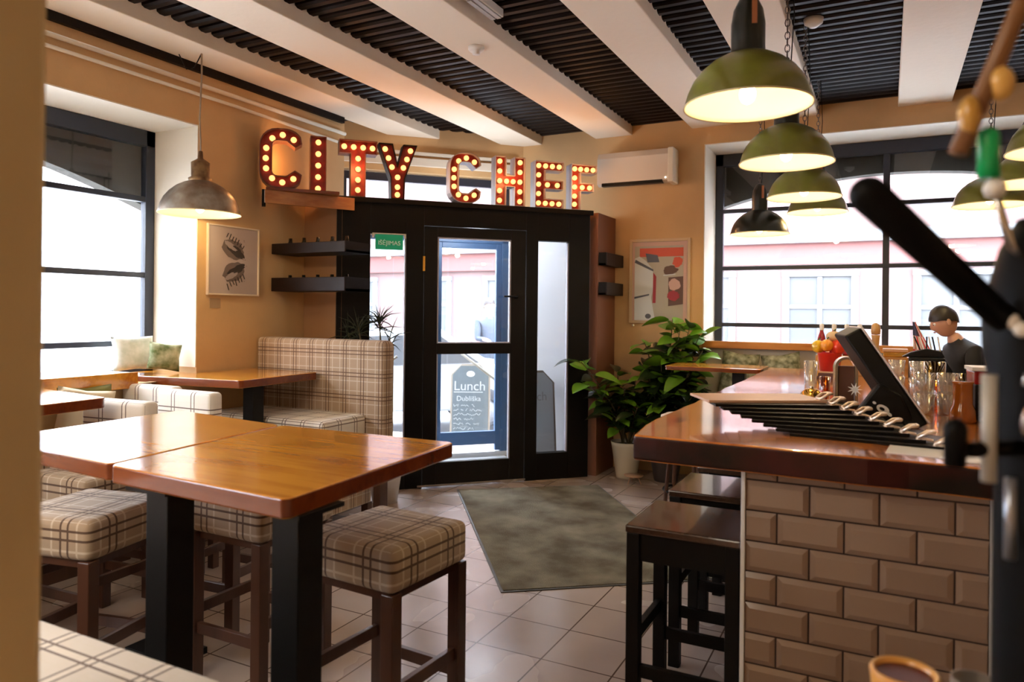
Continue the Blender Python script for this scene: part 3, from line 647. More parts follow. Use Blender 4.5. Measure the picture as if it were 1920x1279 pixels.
def chef_print(e):
    o = MB(); y = -0.0105
    flat(o, [(-.27, .02), (.27, .02), (.27, .80), (-.27, .80)], y, 5)
    flat(o, [(-.25, .03), (.235, .03), (.235, .76), (-.25, .76)], y-.001, 2)
    flat(o, [(-.2, .655), (.235, .655), (.235, .74), (-.2, .74)], y-.002, 0)
    flat(o, [(-.12, .60), (.0, .60), (-.02, .67), (-.14, .69)], y-.003, 6)
    flat(o, [(-.25, .03), (-.04, .03), (-.08, .25), (-.055, .35), (-.065, .53), (-.14, .62), (-.20, .66), (-.25, .64)], y-.004, 1)
    flat(o, [(-.25, .60), (-.06, .51), (-.06, .53), (-.24, .63)], y-.005, 6)
    flat(o, [(-.25, .24), (-.10, .275), (-.10, .29), (-.25, .26)], y-.005, 6)
    flat(o, [(-.065, .2), (-.035, .2), (-.03, .46), (-.06, .5)], y-.005, 4)
    flat(o, ell(-.11, .07, .03, .025, n=12), y-.005, 6)
    flat(o, ell(.11, .52, .07, .045, 0, jit=.3, seed=2), y-.004, 3)
    flat(o, [(.04, .465), (.16, .475), (.16, .485), (.04, .475)], y-.005, 1)
    flat(o, [(.09, .17), (.235, .19), (.235, .46), (.09, .45)], y-.003, 3)
    flat(o, ell(.15, .38, .06, .055, 0, jit=.2, seed=4), y-.005, 5)
    flat(o, ell(.14, .27, .06, .05, 0, jit=.2, seed=8), y-.006, 4)
    flat(o, ell(.18, .60, .05, .05, 0, jit=.3, seed=11), y-.004, 0)
    o.build('print', MP, e)
framed('framed_poster', 'framed colour poster with a figure in white between entrance and far window', (-1.972, 7.0, 1.452), 0, 0.605, 0.83, 0.026, mat('light_wood_frame', (0.62, 0.45, 0.27), 0.45), mat('poster_paper', (0.55, 0.42, 0.35), 0.6), chef_print)
tag(MB().sphere((-2.235, 6.99, 1.43), 0.013).build('wall_hook', mat('white_hook', (0.9, 0.85, 0.75), 0.3)), 'tiny white knob on the wall under the poster corner', 'hook')

# exit sign
e = thing('exit_sign', 'green exit sign with white letters hung in the left entrance pane', 'sign', PT @ Vector((0.439, -0.012, 2.075)), R(46))
MB().box(-0.118, 0, 0, 0.118, 0.012, 0.128).build('sign_panel', mat('exit_green', (0.0, 0.20, 0.085), 0.35, emit=(0.0, 0.20, 0.085), es=0.35), e)
text_mesh('sign_text', 'IŠĖJIMAS', 0.052, mat('sign_white', (0.85, 0.9, 0.85), 0.4), e, Matrix.Translation((0, -0.002, 0.055)) @ Matrix.Rotation(PI/2, 4, 'X'))
o = MB().box(-0.145, 0.0, 0.10, -0.13, 0.012, 0.14).box(0.13, 0, 0.10, 0.145, 0.012, 0.14).box(-0.145, 0.0, 0.132, 0.145, 0.012, 0.14)
o.build('bracket', M_WHITEPL, e)

# ================================================================== WINE SHELVES
M_BOTTLEG = mat('dark_bottle_glass', (0.012, 0.012, 0.010), 0.12, coat=0.5)
def bottle_shelf(name, label, loc, rz, length, depth, h, bl, kinds):
    e = thing(name, label, 'shelf', loc, rz, 'dark bottle shelves beside the entrance')
    MB().box(0, 0, 0, length, depth, 0.02).build('shelf_board', M_BLACK, e)
    MB().box(0, -0.012, 0, length, 0, h).build('front_board', mat('dark_shelf_front', (0.016, 0.008, 0.006), 0.4, spec=0.2), e, bevel=0.003)
    MB().box(-0.0, 0, 0, 0.014, depth, h).build('side_board', M_BLACK, e); MB().box(length-0.014, 0, 0, length, depth, h).build('side_board', M_BLACK, e)
    return e
Mrot = {}
def bottles_on(loc, rz, length, depth, z, n, label, group):
    for i in range(n):
        x = length*(i+0.5)/n; p = Matrix.Translation(loc) @ Matrix.Rotation(rz, 4, 'Z') @ Vector((x, depth*0.45, 0.021))
        if i == 0:
            o = MB().lathe([(0.0, 0), (0.033, 0), (0.035, 0.01), (0.035, 0.05), (0.03, 0.065), (0.016, 0.085), (0.014, 0.115), (0.0, 0.116)], 14).build('bottle', M_BOTTLEG, smooth=True)
            p0 = o
        else:
            o = p0.copy(); COL.objects.link(o)
        o.location = p; tag(o, ('leftmost ', 'second from left ', 'middle ', 'second from right ', 'rightmost ')[i]+label, 'bottle', group)
for z, wh in ((2.005, 'upper'), (1.70, 'lower')):
    h = 0.085 if wh == 'upper' else 0.11
    bottle_shelf('bottle_shelf', wh+' dark wooden bottle shelf in the nook left of the entrance', (-4.495, 4.42, z), 0, 0.77, 0.30, h, 0, 0)
    bottles_on((-4.48, 4.42, z), 0, 0.75, 0.24, z, 5, 'dark bottle on the '+wh+' shelf left of the entrance', 'bottles on the '+wh+' left shelf')
for z, wh in ((2.00, 'upper'), (1.72, 'lower')):
    bottle_shelf('bottle_shelf', wh+' small dark shelf on the right side of the black entrance', (-2.415+0.075, 6.47, z), R(90), 0.48, 0.07, 0.12, 0, 0)
for ob in [o for o in bpy.data.objects if o.name.startswith('bottle_shelf') and o.location.x > -3]:
    pass

# ================================================================== ENTRANCE MAT
M_MAT = mat('grey_green_pile', (0.25, 0.22, 0.155), 0.95, col2=(0.10, 0.082, 0.052), var=0.5, scale=3.2, bump=0.9, bscale=130, spec=0.1)
e = thing('entrance_mat', 'large worn grey-green entrance mat lying askew in front of the door', 'mat', (-2.075, 4.85, 0), R(37.5))
MB().box(-0.62, -1.15, 0.001, 0.62, 1.15, 0.010).build('pile', M_MAT, e)
MB().box(-0.635, -1.165, 0.0, 0.635, 1.165, 0.006).build('edging', mat('grey_rubber_edge', (0.09, 0.085, 0.075), 0.6), e)

# ================================================================== TABLES
def high_table(label, pts, z, posts, top_m=None, post=0.098, th=0.055, group=None):
    cx = sum(p[0] for p in pts)/len(pts); cy = sum(p[1] for p in pts)/len(pts)
    e = thing('high_table', label, 'table', (cx, cy, 0), 0, group)
    q = []
    n = len(pts)
    for i in range(n):
        a, b_, c_ = Vector(pts[i-1]), Vector(pts[i]), Vector(pts[(i+1) % n])
        q.append(tuple(b_+(a-b_).normalized()*0.018)); q.append(tuple(b_+(c_-b_).normalized()*0.018))
    q = [(x-cx, y-cy) for x, y in q]
    tp = MB().prism(q, z-th, z).build('tabletop', [top_m or M_WOODTOP, M_WOODEDGE], e, bevel=0.006, bseg=3)
    for p in tp.data.polygons:
        if abs(p.normal.z) < 0.5: p.material_index = 1
    for (px, py) in posts:
        px -= cx; py -= cy
        MB().box(px-post/2, py-post/2, 0.03, px+post/2, py+post/2, z-th-0.012).build('leg', M_BLACKMETAL, e, bevel=0.003)
        MB().box(px-0.09, py-0.09, z-th-0.012, px+0.09, py+0.09, z-th).build('mounting_plate', M_BLACKMETAL, e)
        MB().box(px-0.16, py-0.09, 0.0, px+0.16, py+0.09, 0.03).build('foot_plate', M_BLACKMETAL, e, bevel=0.003)
    return e
high_table('nearest square high table with orange pine top and two black posts', ((-2.148, 1.442), (-1.369, 1.402), (-1.43, 2.326), (-2.271, 2.30)), 1.06, ((-1.975, 1.53), (-1.455, 1.535)))
high_table('high pine table between the nearest table and the pillar, glaring in window light', ((-2.16, 1.452), (-2.96, 1.51), (-3.02, 2.385), (-2.285, 2.30)), 1.06, ((-2.86, 2.20),))
high_table('high pine table beside the left window sill, in front of the plaid sofa', ((-4.93, 3.25), (-3.775, 3.445), (-3.815, 4.22), (-4.49, 4.22), (-4.49, 3.67), (-4.93, 3.67)), 1.08, ((-3.93, 3.70),))
high_table('high pine table at the left, half hidden by the pillar', ((-4.35, 1.70), (-3.58, 1.72), (-3.63, 2.42), (-4.34, 2.50)), 1.08, ((-3.88, 2.0),))
high_table('high pine table standing at the window bench beyond the bar', ((-1.62, 5.92), (-0.862, 5.92), (-0.862, 6.40), (-1.62, 6.40)), 1.12, ((-1.06, 6.15),), th=0.035)

# ================================================================== PLAID STOOLS
def make_stool():
    e = thing('plaid_stool', 'x', 'stool')
    s = 0.214; H = 0.775
    MB().box(-s, -s, H-0.150, s, s, H).build('seat', M_PLAIDS, e, smooth=True, bevel=0.028, bseg=4)
    MB().box(-s+0.03, -s+0.03, H-0.18, s-0.03, s-0.03, H-0.15).build('seat_frame', M_BROWNLEG, e)
    lw = 0.050; q = s-0.004-lw/2
    for sx_ in (-1, 1):
        for sy_ in (-1, 1):
            MB().box(sx_*q-lw/2, sy_*q-lw/2, 0, sx_*q+lw/2, sy_*q+lw/2, H-0.15).build('leg', M_BROWNLEG, e, bevel=0.003)
    i = q-lw/2
    for sy_ in (-1, 1): MB().box(-i, sy_*q-0.011, 0.20, i, sy_*q+0.011, 0.245).build('stretcher', M_BROWNLEG, e, bevel=0.002)
    for sx_ in (-1, 1): MB().box(sx_*q-0.011, -i, 0.27, sx_*q+0.011, i, 0.315).build('stretcher', M_BROWNLEG, e, bevel=0.002)
    return e
st = make_stool(); GS = 'plaid stools around the two nearest tables'
for i, (x, y, a, lb) in enumerate((
        (-1.60, 2.135, -4, 'plaid box stool right of the nearest table, its seat fully seen'),
        (-2.375, 2.29, 0, 'plaid box stool under the nearest table, between its two posts'),
        (-2.80, 1.80, 12, 'plaid box stool with pale lit top beside the pillar, left of the left post'),
        (-3.40, 2.22, 4, 'farthest left plaid box stool, only its pale top corner seen beside the pillar'),
        (-2.93, 2.62, 5, 'plaid stool behind the second high table, partly seen under it'))):
    place(st, i == 0, (x, y, 0), R(a), lb, GS)

# low backed plaid bar chairs
def make_chair():
    e = thing('plaid_bar_chair', 'x', 'chair')
    w, d, H = 0.235, 0.21, 0.76
    MB().box(-w, -d, H-0.13, w, d, H).build('seat', M_PLAIDC, e, smooth=True, bevel=0.025, bseg=3)
    MB().box(-w, -d-0.03, H-0.13, w, -d+0.07, 1.05).build('backrest', M_PLAIDC, e, smooth=True, bevel=0.028, bseg=4)
    for sx_ in (-1, 1):
        for sy_ in (-1, 1):
            MB().box(sx_*(w-0.03)-0.023, sy_*(d-0.03)-0.023, 0, sx_*(w-0.03)+0.023, sy_*(d-0.03)+0.023, H-0.12).build('leg', M_BROWNLEG, e, bevel=0.003)
        MB().box(sx_*(w-0.03)-0.011, -d+0.05, 0.25, sx_*(w-0.03)+0.011, d-0.05, 0.295).build('stretcher', M_BROWNLEG, e)
    for sy_ in (-1, 1): MB().box(-w+0.05, sy_*(d-0.03)-0.011, 0.20, w-0.05, sy_*(d-0.03)+0.011, 0.245).build('stretcher', M_BROWNLEG, e)
    return e
chp = make_chair(); GC = 'low-backed plaid bar chairs by the left window'
for i, (x, y, a, lb) in enumerate((
        (-3.78, 3.24, 1, 'plaid bar chair in front of the sofa table, rightmost of the pale backs'),
        (-4.262, 3.34, 2, 'plaid bar chair beside the window sill, left of its twin at the sofa table'),
        (-3.73, 2.74, 6, 'plaid bar chair behind the half-hidden table corner, nearest of the pale backs'),
        (-3.36, 1.52, 4, 'pale plaid bar chair low at the pillar, in front of the half-hidden table'))):
    place(chp, i == 0, (x, y, 0), R(a), lb, GC)

# ================================================================== SOFA AND BENCHES
e = thing('plaid_sofa', 'high-backed plaid sofa against the left wall in front of the entrance nook', 'sofa', (-4.49, 4.38, 0))
MB().box(0, -0.13, 0.58, 1.27, 0.0, 1.33).build('backrest', M_PLAID, e, smooth=True, bevel=0.035, bseg=4)
MB().box(0, -0.60, 0.62, 1.12, -0.13, 0.79).build('seat', M_PLAIDC, e, smooth=True, bevel=0.035, bseg=4)
MB().box(0.02, -0.55, 0.12, 1.09, -0.03, 0.62).build('base', M_PLAID, e, bevel=0.01)
for px in (0.05, 1.02):
    for py in (-0.5, -0.06): MB().box(px, py, 0, px+0.06, py+0.05, 0.12).build('leg', M_BROWNLEG, e)
MB().box(1.17, -0.11, 0, 1.23, -0.02, 0.60).build('leg', M_BROWNLEG, e)
e = thing('plaid_bench', 'pale plaid bench seat in the bottom left corner of the picture', 'bench', (-3.2, 0.60, 0))
MB().box(0, 0, 0.62, 2.25, 0.515, 0.752).build('seat', M_PLAIDC, e, smooth=True, bevel=0.022, bseg=3)
MB().box(0.03, 0.03, 0.0, 2.2, 0.48, 0.62).build('base', M_BROWNLEG, e)
# bench under the left window
e = thing('window_bench', 'bench along the left wall under the window sill', 'bench', (-4.49, 0.6, 0))
MB().box(0, 0, 0.60, 0.40, 2.36, 0.74).build('seat', M_PLAIDC, e, smooth=True, bevel=0.02)
MB().box(0.02, 0.02, 0, 0.36, 2.32, 0.60).build('base', M_BROWNLEG, e)
# bench under far window
e = thing('window_bench', 'wooden-backed bench under the far window beyond the bar', 'bench', (-1.50, 6.42, 0))
MB().box(0, 0.0, 0.62, 1.72, 0.48, 0.76).build('seat', M_PLAIDC, e, smooth=True, bevel=0.02)
MB().box(0.02, 0.05, 0, 1.70, 0.48, 0.62).build('base', M_BROWNLEG, e)
MB().box(0, 0.50, 0.62, 1.72, 0.57, 1.29).build('backrest', mat('bench_back_paint', (0.55, 0.50, 0.42), 0.6), e)
MB().box(-0.02, 0.43, 1.235, 1.74, 0.575, 1.30).build('top_rail', woodmat('rail_pine', (0.62, 0.27, 0.07), (0.42, 0.14, 0.03), knots=False), e, bevel=0.005)

def cushion(name, label, loc, rot, w, h, t, mt_, group=None, cat='cushion'):
    o = MB(); n = 12
    vs = []; fs = []
    for side in (1, -1):
        b0 = len(vs)
        for i in range(n+1):
            for j in range(n+1):
                u, v = i/n*2-1, j/n*2-1
                k = max(0, (1-u**4)*(1-v**4))**0.6
                pinch = 1-0.10*(1-abs(u*v)) * (max(abs(u), abs(v))**3)
                vs.append((u*w/2*pinch, side*t/2*k, v*h/2*pinch))
        for i in range(n):
            for j in range(n):
                f = (b0+i*(n+1)+j, b0+(i+1)*(n+1)+j, b0+(i+1)*(n+1)+j+1, b0+i*(n+1)+j+1)
                fs.append(f if side < 0 else tuple(reversed(f)))
    o.add(vs, fs)
    ob = o.build(name, mt_, smooth=True, merge=True)
    ob.location = loc; ob.rotation_euler = rot
    return tag(ob, label, cat, group)
M_CUSHG = mat('green_leaf_print', (0.50, 0.50, 0.34), 0.85, col2=(0.10, 0.14, 0.04), var=0.5, scale=14)
M_CUSHW = mat('white_leaf_print', (0.78, 0.78, 0.74), 0.85, col2=(0.55, 0.60, 0.52), var=0.2, scale=16)
M_OLIVEC = mat('olive_cushion_cloth', (0.16, 0.15, 0.035), 0.9)
M_CREAMC = mat('cream_cushion_cloth', (0.62, 0.50, 0.33), 0.9)
cushion('cushion', 'white leaf-patterned cushion leaning at the left window corner on the sill', (-4.80, 3.40, 1.225), (R(-12), 0, R(80)), 0.30, 0.25, 0.08, M_CUSHW)
cushion('cushion', 'green and white cushion beside the window reveal on the sill, right of the white cushion', (-4.64, 3.53, 1.20), (R(-12), R(8), R(62)), 0.22, 0.20, 0.07, M_CUSHG)
cushion('cushion', 'cream cushion with olive edge on the left window bench', (-4.19, 2.66, 0.915), (R(-14), R(10), R(76)), 0.32, 0.32, 0.10, M_CREAMC)
cushion('cushion', 'olive green cushion on the left window bench behind the cream cushion', (-4.36, 2.78, 0.910), (R(-10), 0, R(82)), 0.32, 0.32, 0.10, M_OLIVEC)
M_CAMO = mat('green_grey_print', (0.42, 0.43, 0.32), 0.9, col2=(0.10, 0.11, 0.06), var=0.5, scale=22)
for i, (x, mm, tl, lb) in enumerate(((-1.18, M_CAMO, 6, 'green speckled cushion at the left end of the far window bench'), (-0.80, M_CAMO, -8, 'green speckled cushion on the far bench, second from the left'), (-0.42, M_CREAMC, 30, 'cream cushion tilted on the far bench behind the glass on the bar'), (-0.10, M_CAMO, 5, 'green speckled cushion on the far bench behind the red bucket'))):
    cushion('cushion', lb, (x, 6.80, 1.00 if abs(tl) < 10 else 1.03), (R(-6), R(tl), 0), 0.33 if abs(tl) < 10 else 0.26, 0.42, 0.13, mm)

# ================================================================== BAR
XB0, XB1, YB = -0.418, 0.28, 2.545
e = thing('bar_counter', 'bar counter faced with beige brick tiles, standing under the live-edge wooden top', 'counter', (0, 0, 0))
MB().box(XB0+0.012, YB+0.012, 0, XB1, 6.2, 1.03).build('base', mat('dark_bar_side', (0.03, 0.022, 0.018), 0.5), e)
M_TILE = mat('beige_bevel_tile', (0.30, 0.20, 0.135), 0.2, coat=0.5, var=0.06, scale=3)
M_GROUT = mat('dark_brown_grout', (0.030, 0.012, 0.007), 0.8)
MB().box(XB0+0.004, YB+0.006, 0, XB1, YB+0.014, 1.03).build('grout_bed', M_GROUT, e)
o = MB(); tw, th, g, bv, dp = 0.2, 0.1, 0.0055, 0.017, 0.008
row = 0; z = 1.015-0.103*10+0.012
zz = []
k = 0
z0 = 0.9965   # a joint height seen in the photograph
z = z0-0.103*10
r_ = 0
while z < 1.03:
    off = -0.1 if r_ % 2 == 0 else 0.0
    x = XB0+0.004+off
    while x < XB1:
        xa, xb = max(x, XB0+0.004), min(x+tw-g+0.003, XB1-0.001)
        za, zb = max(z, 0.0), min(z+th-g+0.003, 1.03)
        if xb-xa > 0.03 and zb-za > 0.02:
            ba = bv if x >= XB0+0.003 else 0.004; bb = bv if x+tw <= XB1 else 0.004
            vs = [(xa, YB+0.006, za), (xb, YB+0.006, za), (xb, YB+0.006, zb), (xa, YB+0.006, zb),
                  (xa, YB+0.004, za), (xb, YB+0.004, za), (xb, YB+0.004, zb), (xa, YB+0.004, zb),
                  (xa+ba, YB-dp+0.004, za+bv), (xb-bb, YB-dp+0.004, za+bv), (xb-bb, YB-dp+0.004, zb-bv), (xa+ba, YB-dp+0.004, zb-bv)]
            fs = [(0,1,5,4), (1,2,6,5), (2,3,7,6), (3,0,4,7), (4,5,9,8), (5,6,10,9), (6,7,11,10), (7,4,8,11), (8,9,10,11)]
            o.add(vs, fs)
        x += tw+0.003
    z += 0.103; r_ += 1
tl = o.build('tile_cladding', M_TILE, e, bevel=0.0)
tl['kind'] = 'stuff' if False else ''
del tl['kind']
MB().box(XB0-0.010, YB-0.008, 0, XB0+0.004, YB+0.012, 1.03).build('corner_trim', M_WHITE, e, bevel=0.002)
MB().box(XB1-0.0, YB-0.008, 0, XB1+0.016, YB+0.012, 1.03).build('corner_trim', mat('pale_trim', (0.55, 0.52, 0.46), 0.4), e, bevel=0.002)
# live-edge top
e = thing('live_edge_worktop', 'thick glossy live-edge wooden bar top over the tiled counter', 'worktop', (0, 0, 1.03))
rnd = random.Random(4); pts = []
def jit(x, y, k=0.008): return (x+rnd.uniform(-k, k), y+rnd.uniform(-k, k))
pts.append((-0.79, 2.485))
x = -0.70
while x < 0.5: pts.append(jit(x, 2.480-0.035*(x+0.7), 0.006)); x += 0.11
pts += [(0.50, 2.43), (0.50, 3.95), (0.30, 3.95), (0.30, 6.22), (-0.845, 6.22)]
y = 6.1
while y > 2.6: pts.append(jit(-0.83, y, 0.008)); y -= 0.16
o = MB().prism(pts, 0.0, 0.09)
sl = o.build('slab', [M_BARWOOD, M_BARBARK], e, bevel=0.010, bseg=3)
for p in sl.data.polygons:
    if abs(p.normal.z) < 0.5: p.material_index = 1
sl.modifiers['bevel'].material = -1

# black stools
def make_bstool():
    e = thing('black_bar_stool', 'x', 'stool')
    s = 0.205; H = 0.775
    MB().box(-s, -s, H-0.028, s, s, H).build('seat', M_DARKSEAT, e, bevel=0.006)
    for sy_ in (-1, 1): MB().box(-s+0.02, sy_*(s-0.03)-0.012, H-0.13, s-0.02, sy_*(s-0.03)+0.012, H-0.028).build('apron', M_BLACK, e)
    for sx_ in (-1, 1): MB().box(sx_*(s-0.03)-0.012, -s+0.02, H-0.13, sx_*(s-0.03)+0.012, s-0.02, H-0.028).build('apron', M_BLACK, e)
    for sx_ in (-1, 1):
        for sy_ in (-1, 1): MB().box(sx_*(s-0.028)-0.024, sy_*(s-0.028)-0.024, 0, sx_*(s-0.028)+0.024, sy_*(s-0.028)+0.024, H-0.028).build('leg', M_BLACK, e, bevel=0.003)
    for sy_ in (-1, 1): MB().box(-s+0.05, sy_*(s-0.028)-0.011, 0.22, s-0.05, sy_*(s-0.028)+0.011, 0.265).build('stretcher', M_BLACK, e)
    for sx_ in (-1, 1): MB().box(sx_*(s-0.028)-0.011, -s+0.05, 0.34, sx_*(s-0.028)+0.011, s-0.05, 0.385).build('stretcher', M_BLACK, e)
    return e
bs = make_bstool(); GB = 'black stools along the bar'
for i, (y, lb) in enumerate(((2.765, 'nearest black wooden bar stool pushed under the bar end'), (3.36, 'second black wooden bar stool from the bar end'), (3.92, 'third black wooden bar stool from the bar end, mostly hidden'), (4.50, 'fourth black wooden bar stool along the bar, behind the others'))):
    place(bs, i == 0, (-0.636, y, 0), 0, lb, GB)
e = thing('padded_stool', 'stool with pale round-edged seat at the far side of the bar, behind its left edge', 'stool', (-1.26, 5.15, 0))
MB().lathe([(0.0, 0.84), (0.13, 0.84), (0.165, 0.825), (0.17, 0.80), (0.165, 0.775), (0.0, 0.77)], 28).build('seat', mat('pale_seat_vinyl', (0.62, 0.50, 0.40), 0.5), e, smooth=True)
for k in range(4):
    a = PI/4+k*PI/2
    MB().tube([(0.10*math.cos(a), 0.10*math.sin(a), 0.775), (0.17*math.cos(a), 0.17*math.sin(a), 0.0)], 0.014, 8).build('leg', M_BROWNLEG, e)
MB().tube([(0.145*math.cos(2*PI*k/20), 0.145*math.sin(2*PI*k/20), 0.3) for k in range(21)], 0.009, 6).build('foot_ring', M_BLACKMETAL, e)

# ================================================================== THINGS ON THE BAR
ZB = 1.12
def world_box(pts8):
    return pts8
M_TAN = mat('tan_menu_board', (0.60, 0.36, 0.22), 0.45, var=0.1)
M_MENUBLK = mat('black_menu_cover', (0.006, 0.005, 0.005), 0.4, spec=0.15)
protoc = None
for k in range(9):
    j = 8-k      # bottom first
    f = j/8.0
    E_ = Vector((-0.20+0.37*f, 3.10-0.40*f, 0)); ang = R(30-35*f)
    zc = ZB+0.0005+k*0.0105
    e = thing('menu_board', 'x', 'menu', (E_.x, E_.y, zc), ang, 'menu boards fanned on the bar')
    e['label'] = ['tan clip menu board on top of the fanned stack on the bar', 'black clip menu board, second from top of the fanned stack', 'black clip menu board, third from top of the fanned stack', 'black clip menu board, fourth from top of the fanned stack', 'black clip menu board in the middle of the fanned stack', 'black clip menu board, fourth from the bottom of the fanned stack', 'black clip menu board, third from the bottom of the fanned stack', 'black clip menu board, second from the bottom of the fanned stack', 'lowest black clip menu board, nearest the bar edge'][j]
    MB().box(-0.47, 0, 0, 0, 0.25, 0.0102).build('board', M_TAN if j == 0 else M_MENUBLK, e, bevel=0.001)
    c_ = MB()
    c_.box(-0.03, 0.004, 0.0102, -0.004, 0.05, 0.0112)
    c_.tube([(-0.022, 0.006, 0.016), (0.004, 0.004, 0.034), (0.022, 0.004, 0.036), (0.026, 0.026, 0.036), (0.022, 0.048, 0.036), (0.004, 0.048, 0.034), (-0.022, 0.046, 0.016), (-0.022, 0.006, 0.016)], 0.0055, 7)
    c_.tube([(-0.012, 0.012, 0.012), (0.02, 0.012, 0.006), (0.02, 0.040, 0.006), (-0.012, 0.040, 0.012)], 0.004, 6)
    c_.build('metal_clip', M_COPPER, e, smooth=True)
e = thing('bill_tray', 'small ribbed metal bill tray on the bar left of the golden bell', 'tray', (-0.44, 3.60, ZB), R(28))
MB().box(-0.085, -0.03, 0, 0.085, 0.03, 0.012).build('tray_body', M_STEEL, e, bevel=0.004)
for i in range(6): MB().box(-0.06+i*0.024, -0.024, 0.012, -0.048+i*0.024, 0.024, 0.026).build('rib', M_COPPER, e, bevel=0.002)
MB().sphere((-0.07, 0.012, 0.02), 0.008).build('knob', M_BLACKMETAL, e, smooth=True)
e = thing('service_bell', 'round golden service bell with pale rim on the bar', 'bell', (-0.30, 3.63, ZB), 0)
MB().lathe([(0.0, 0), (0.058, 0), (0.06, 0.012), (0.055, 0.025), (0.045, 0.03)], 24).build('base', M_STEEL, e, smooth=True)
MB().lathe([(0.05, 0.028), (0.052, 0.045), (0.045, 0.07), (0.03, 0.086), (0.0, 0.092)], 24).build('dome', M_BRASS, e, smooth=True)
MB().lathe([(0.0, 0.09), (0.008, 0.09), (0.008, 0.10), (0.0, 0.102)], 12).build('button', M_STEEL, e, smooth=True)
def tumbler(name, label, loc, r, h, mt_, group=None, cat='glass', taper=0.85):
    o = MB().lathe([(0.0, 0.004), (r*taper-0.003, 0.006), (r-0.003, h), (r, h), (r*taper, 0.0), (0.0, 0.0)], 24).build(name, mt_, smooth=True)
    o.location = loc; return tag(o, label, cat, group)
tumbler('tall_glass', 'tall clear glass with brown drink rests behind the golden bell', (-0.33, 3.92, ZB), 0.032, 0.20, M_CLEAR)
tumbler('tall_glass', 'tall stemless glass with amber tint between bell and red bucket', (-0.26, 3.86, ZB), 0.026, 0.13, M_AMBER)
G = 'clear tumblers stacked on the bar'
gl = [((0.155, 3.66, ZB), 'clear tumbler, lower left of the four beside the tablet stand'), ((0.245, 3.69, ZB), 'clear tumbler, lower right of the four beside the tablet stand'),
      ((0.155, 3.66, ZB+0.092), 'clear tumbler stacked upper left of the four beside the tablet stand'), ((0.245, 3.69, ZB+0.092), 'clear tumbler stacked upper right of the four beside the tablet stand'),
      ((0.16, 4.55, ZB), 'clear tumbler standing behind the stacked four, lower one of a pair'), ((0.16, 4.55, ZB+0.092), 'clear tumbler stacked on another behind the four, showing a dark mark'),
      ((0.06, 4.62, ZB), 'clear tumbler farthest left behind the tablet stand edge'), ((0.06, 4.62, ZB+0.092), 'clear tumbler stacked behind the tablet stand, upper of the left pair')]
t0 = None
for i, (p, lb) in enumerate(gl):
    if t0 is None: t0 = tumbler('tumbler', lb, p, 0.043, 0.09, M_CLEAR, G)
    else:
        o = t0.copy(); COL.objects.link(o); o.location = p; o['label'] = lb
tumbler('tumbler', 'wide olive glass tumbler behind the amber one on the bar', (0.225, 4.25, ZB), 0.05, 0.20, M_OLIVE)
tumbler('tumbler', 'amber glass tumbler in front of the olive tumbler', (0.235, 4.05, ZB), 0.036, 0.12, M_AMBER)
tumbler('tumbler', 'slim pale yellow glass right of the olive tumbler', (0.325, 3.88, ZB), 0.032, 0.17, M_OLIVE) 
o = MB().lathe([(0.0, 0), (0.045, 0), (0.05, 0.01), (0.047, 0.05), (0.036, 0.075), (0.036, 0.155), (0.04, 0.165), (0.0, 0.165)], 24).build('amber_jar', mat('amber_jar_glass', (0.35, 0.10, 0.012), 0.1, coat=0.6), smooth=True)
o.location = (0.283, 3.47, ZB); tag(o, 'amber brown jar with narrowed waist right of the stacked tumblers', 'jar')
e = thing('storage_tin', 'black storage tin with red lid at the right end of the bar', 'tin', (0.40, 3.62, ZB), R(6))
MB().box(-0.075, -0.075, 0, 0.075, 0.075, 0.15).build('body', M_BLACKMETAL, e, bevel=0.006)
MB().box(-0.079, -0.079, 0.15, 0.079, 0.079, 0.205).build('lid', mat('red_lid', (0.25, 0.008, 0.01), 0.25, coat=0.4), e, bevel=0.006)
MB().box(-0.09, -0.09, 0.207, 0.07, 0.06, 0.222).build('paper_pad', M_WHITE, e)
o = MB().tube([(-0.03, 0, 0), (0.0, 0, 0.035), (0.03, 0, 0.01), (0.005, 0, -0.02), (-0.03, 0, 0)], 0.0035, 7).tube([(0.0, 0, 0.033), (0.055, 0, -0.018)], 0.006, 8).build('bottle_opener', M_BRASS, smooth=True)
o.location = (0.372, 3.40, ZB+0.025); tag(o, 'small brass bottle opener in front of the black tin', 'bottle opener')
o = MB().box(-0.10, -0.05, 0, 0.10, 0.06, 0.004).build('paper_sheet', M_WHITE); o.location = (0.30, 2.56, ZB+0.0005); o.rotation_euler = (0, 0, R(6)); tag(o, 'white paper sheets at the right end of the bar edge', 'paper')
o = MB().box(-0.13, -0.07, 0, 0.09, 0.10, 0.003).build('paper_sheet', M_WHITE); o.location = (0.14, 2.62, ZB+0.0002); o.rotation_euler = (0, 0, R(-5)); o.location.z = ZB; tag(o, 'white paper sheet lying under the right end of the menu stack', 'paper')

# tablet stand
P1, P2 = Vector((-0.145, 3.54, 1.50)), Vector((0.095, 3.44, 1.138)); wv = Vector((0.055, -0.25, -0.0))
up_ = (P1-P2); L_up = up_.length; up_n = up_.normalized(); w_n = wv.normalized(); nrm = w_n.cross(up_n).normalized()
if nrm.x < 0: nrm = -nrm
e = thing('tablet_terminal', 'black point-of-sale tablet leaning on a thick black stand on the bar', 'tablet', (0.0, 3.4, ZB), 0)
off = Vector((0.0, 3.4, ZB))
def obox(o, org, a, b_, c_, mi=0):
    vs = [org, org+a, org+a+b_, org+b_, org+c_, org+a+c_, org+a+b_+c_, org+b_+c_]
    fs = [(0,3,2,1),(4,5,6,7),(0,1,5,4),(1,2,6,5),(2,3,7,6),(3,0,4,7)]
    if a.cross(b_).dot(c_) < 0: fs = [tuple(reversed(f)) for f in fs]
    return o.add(vs, fs, mi)
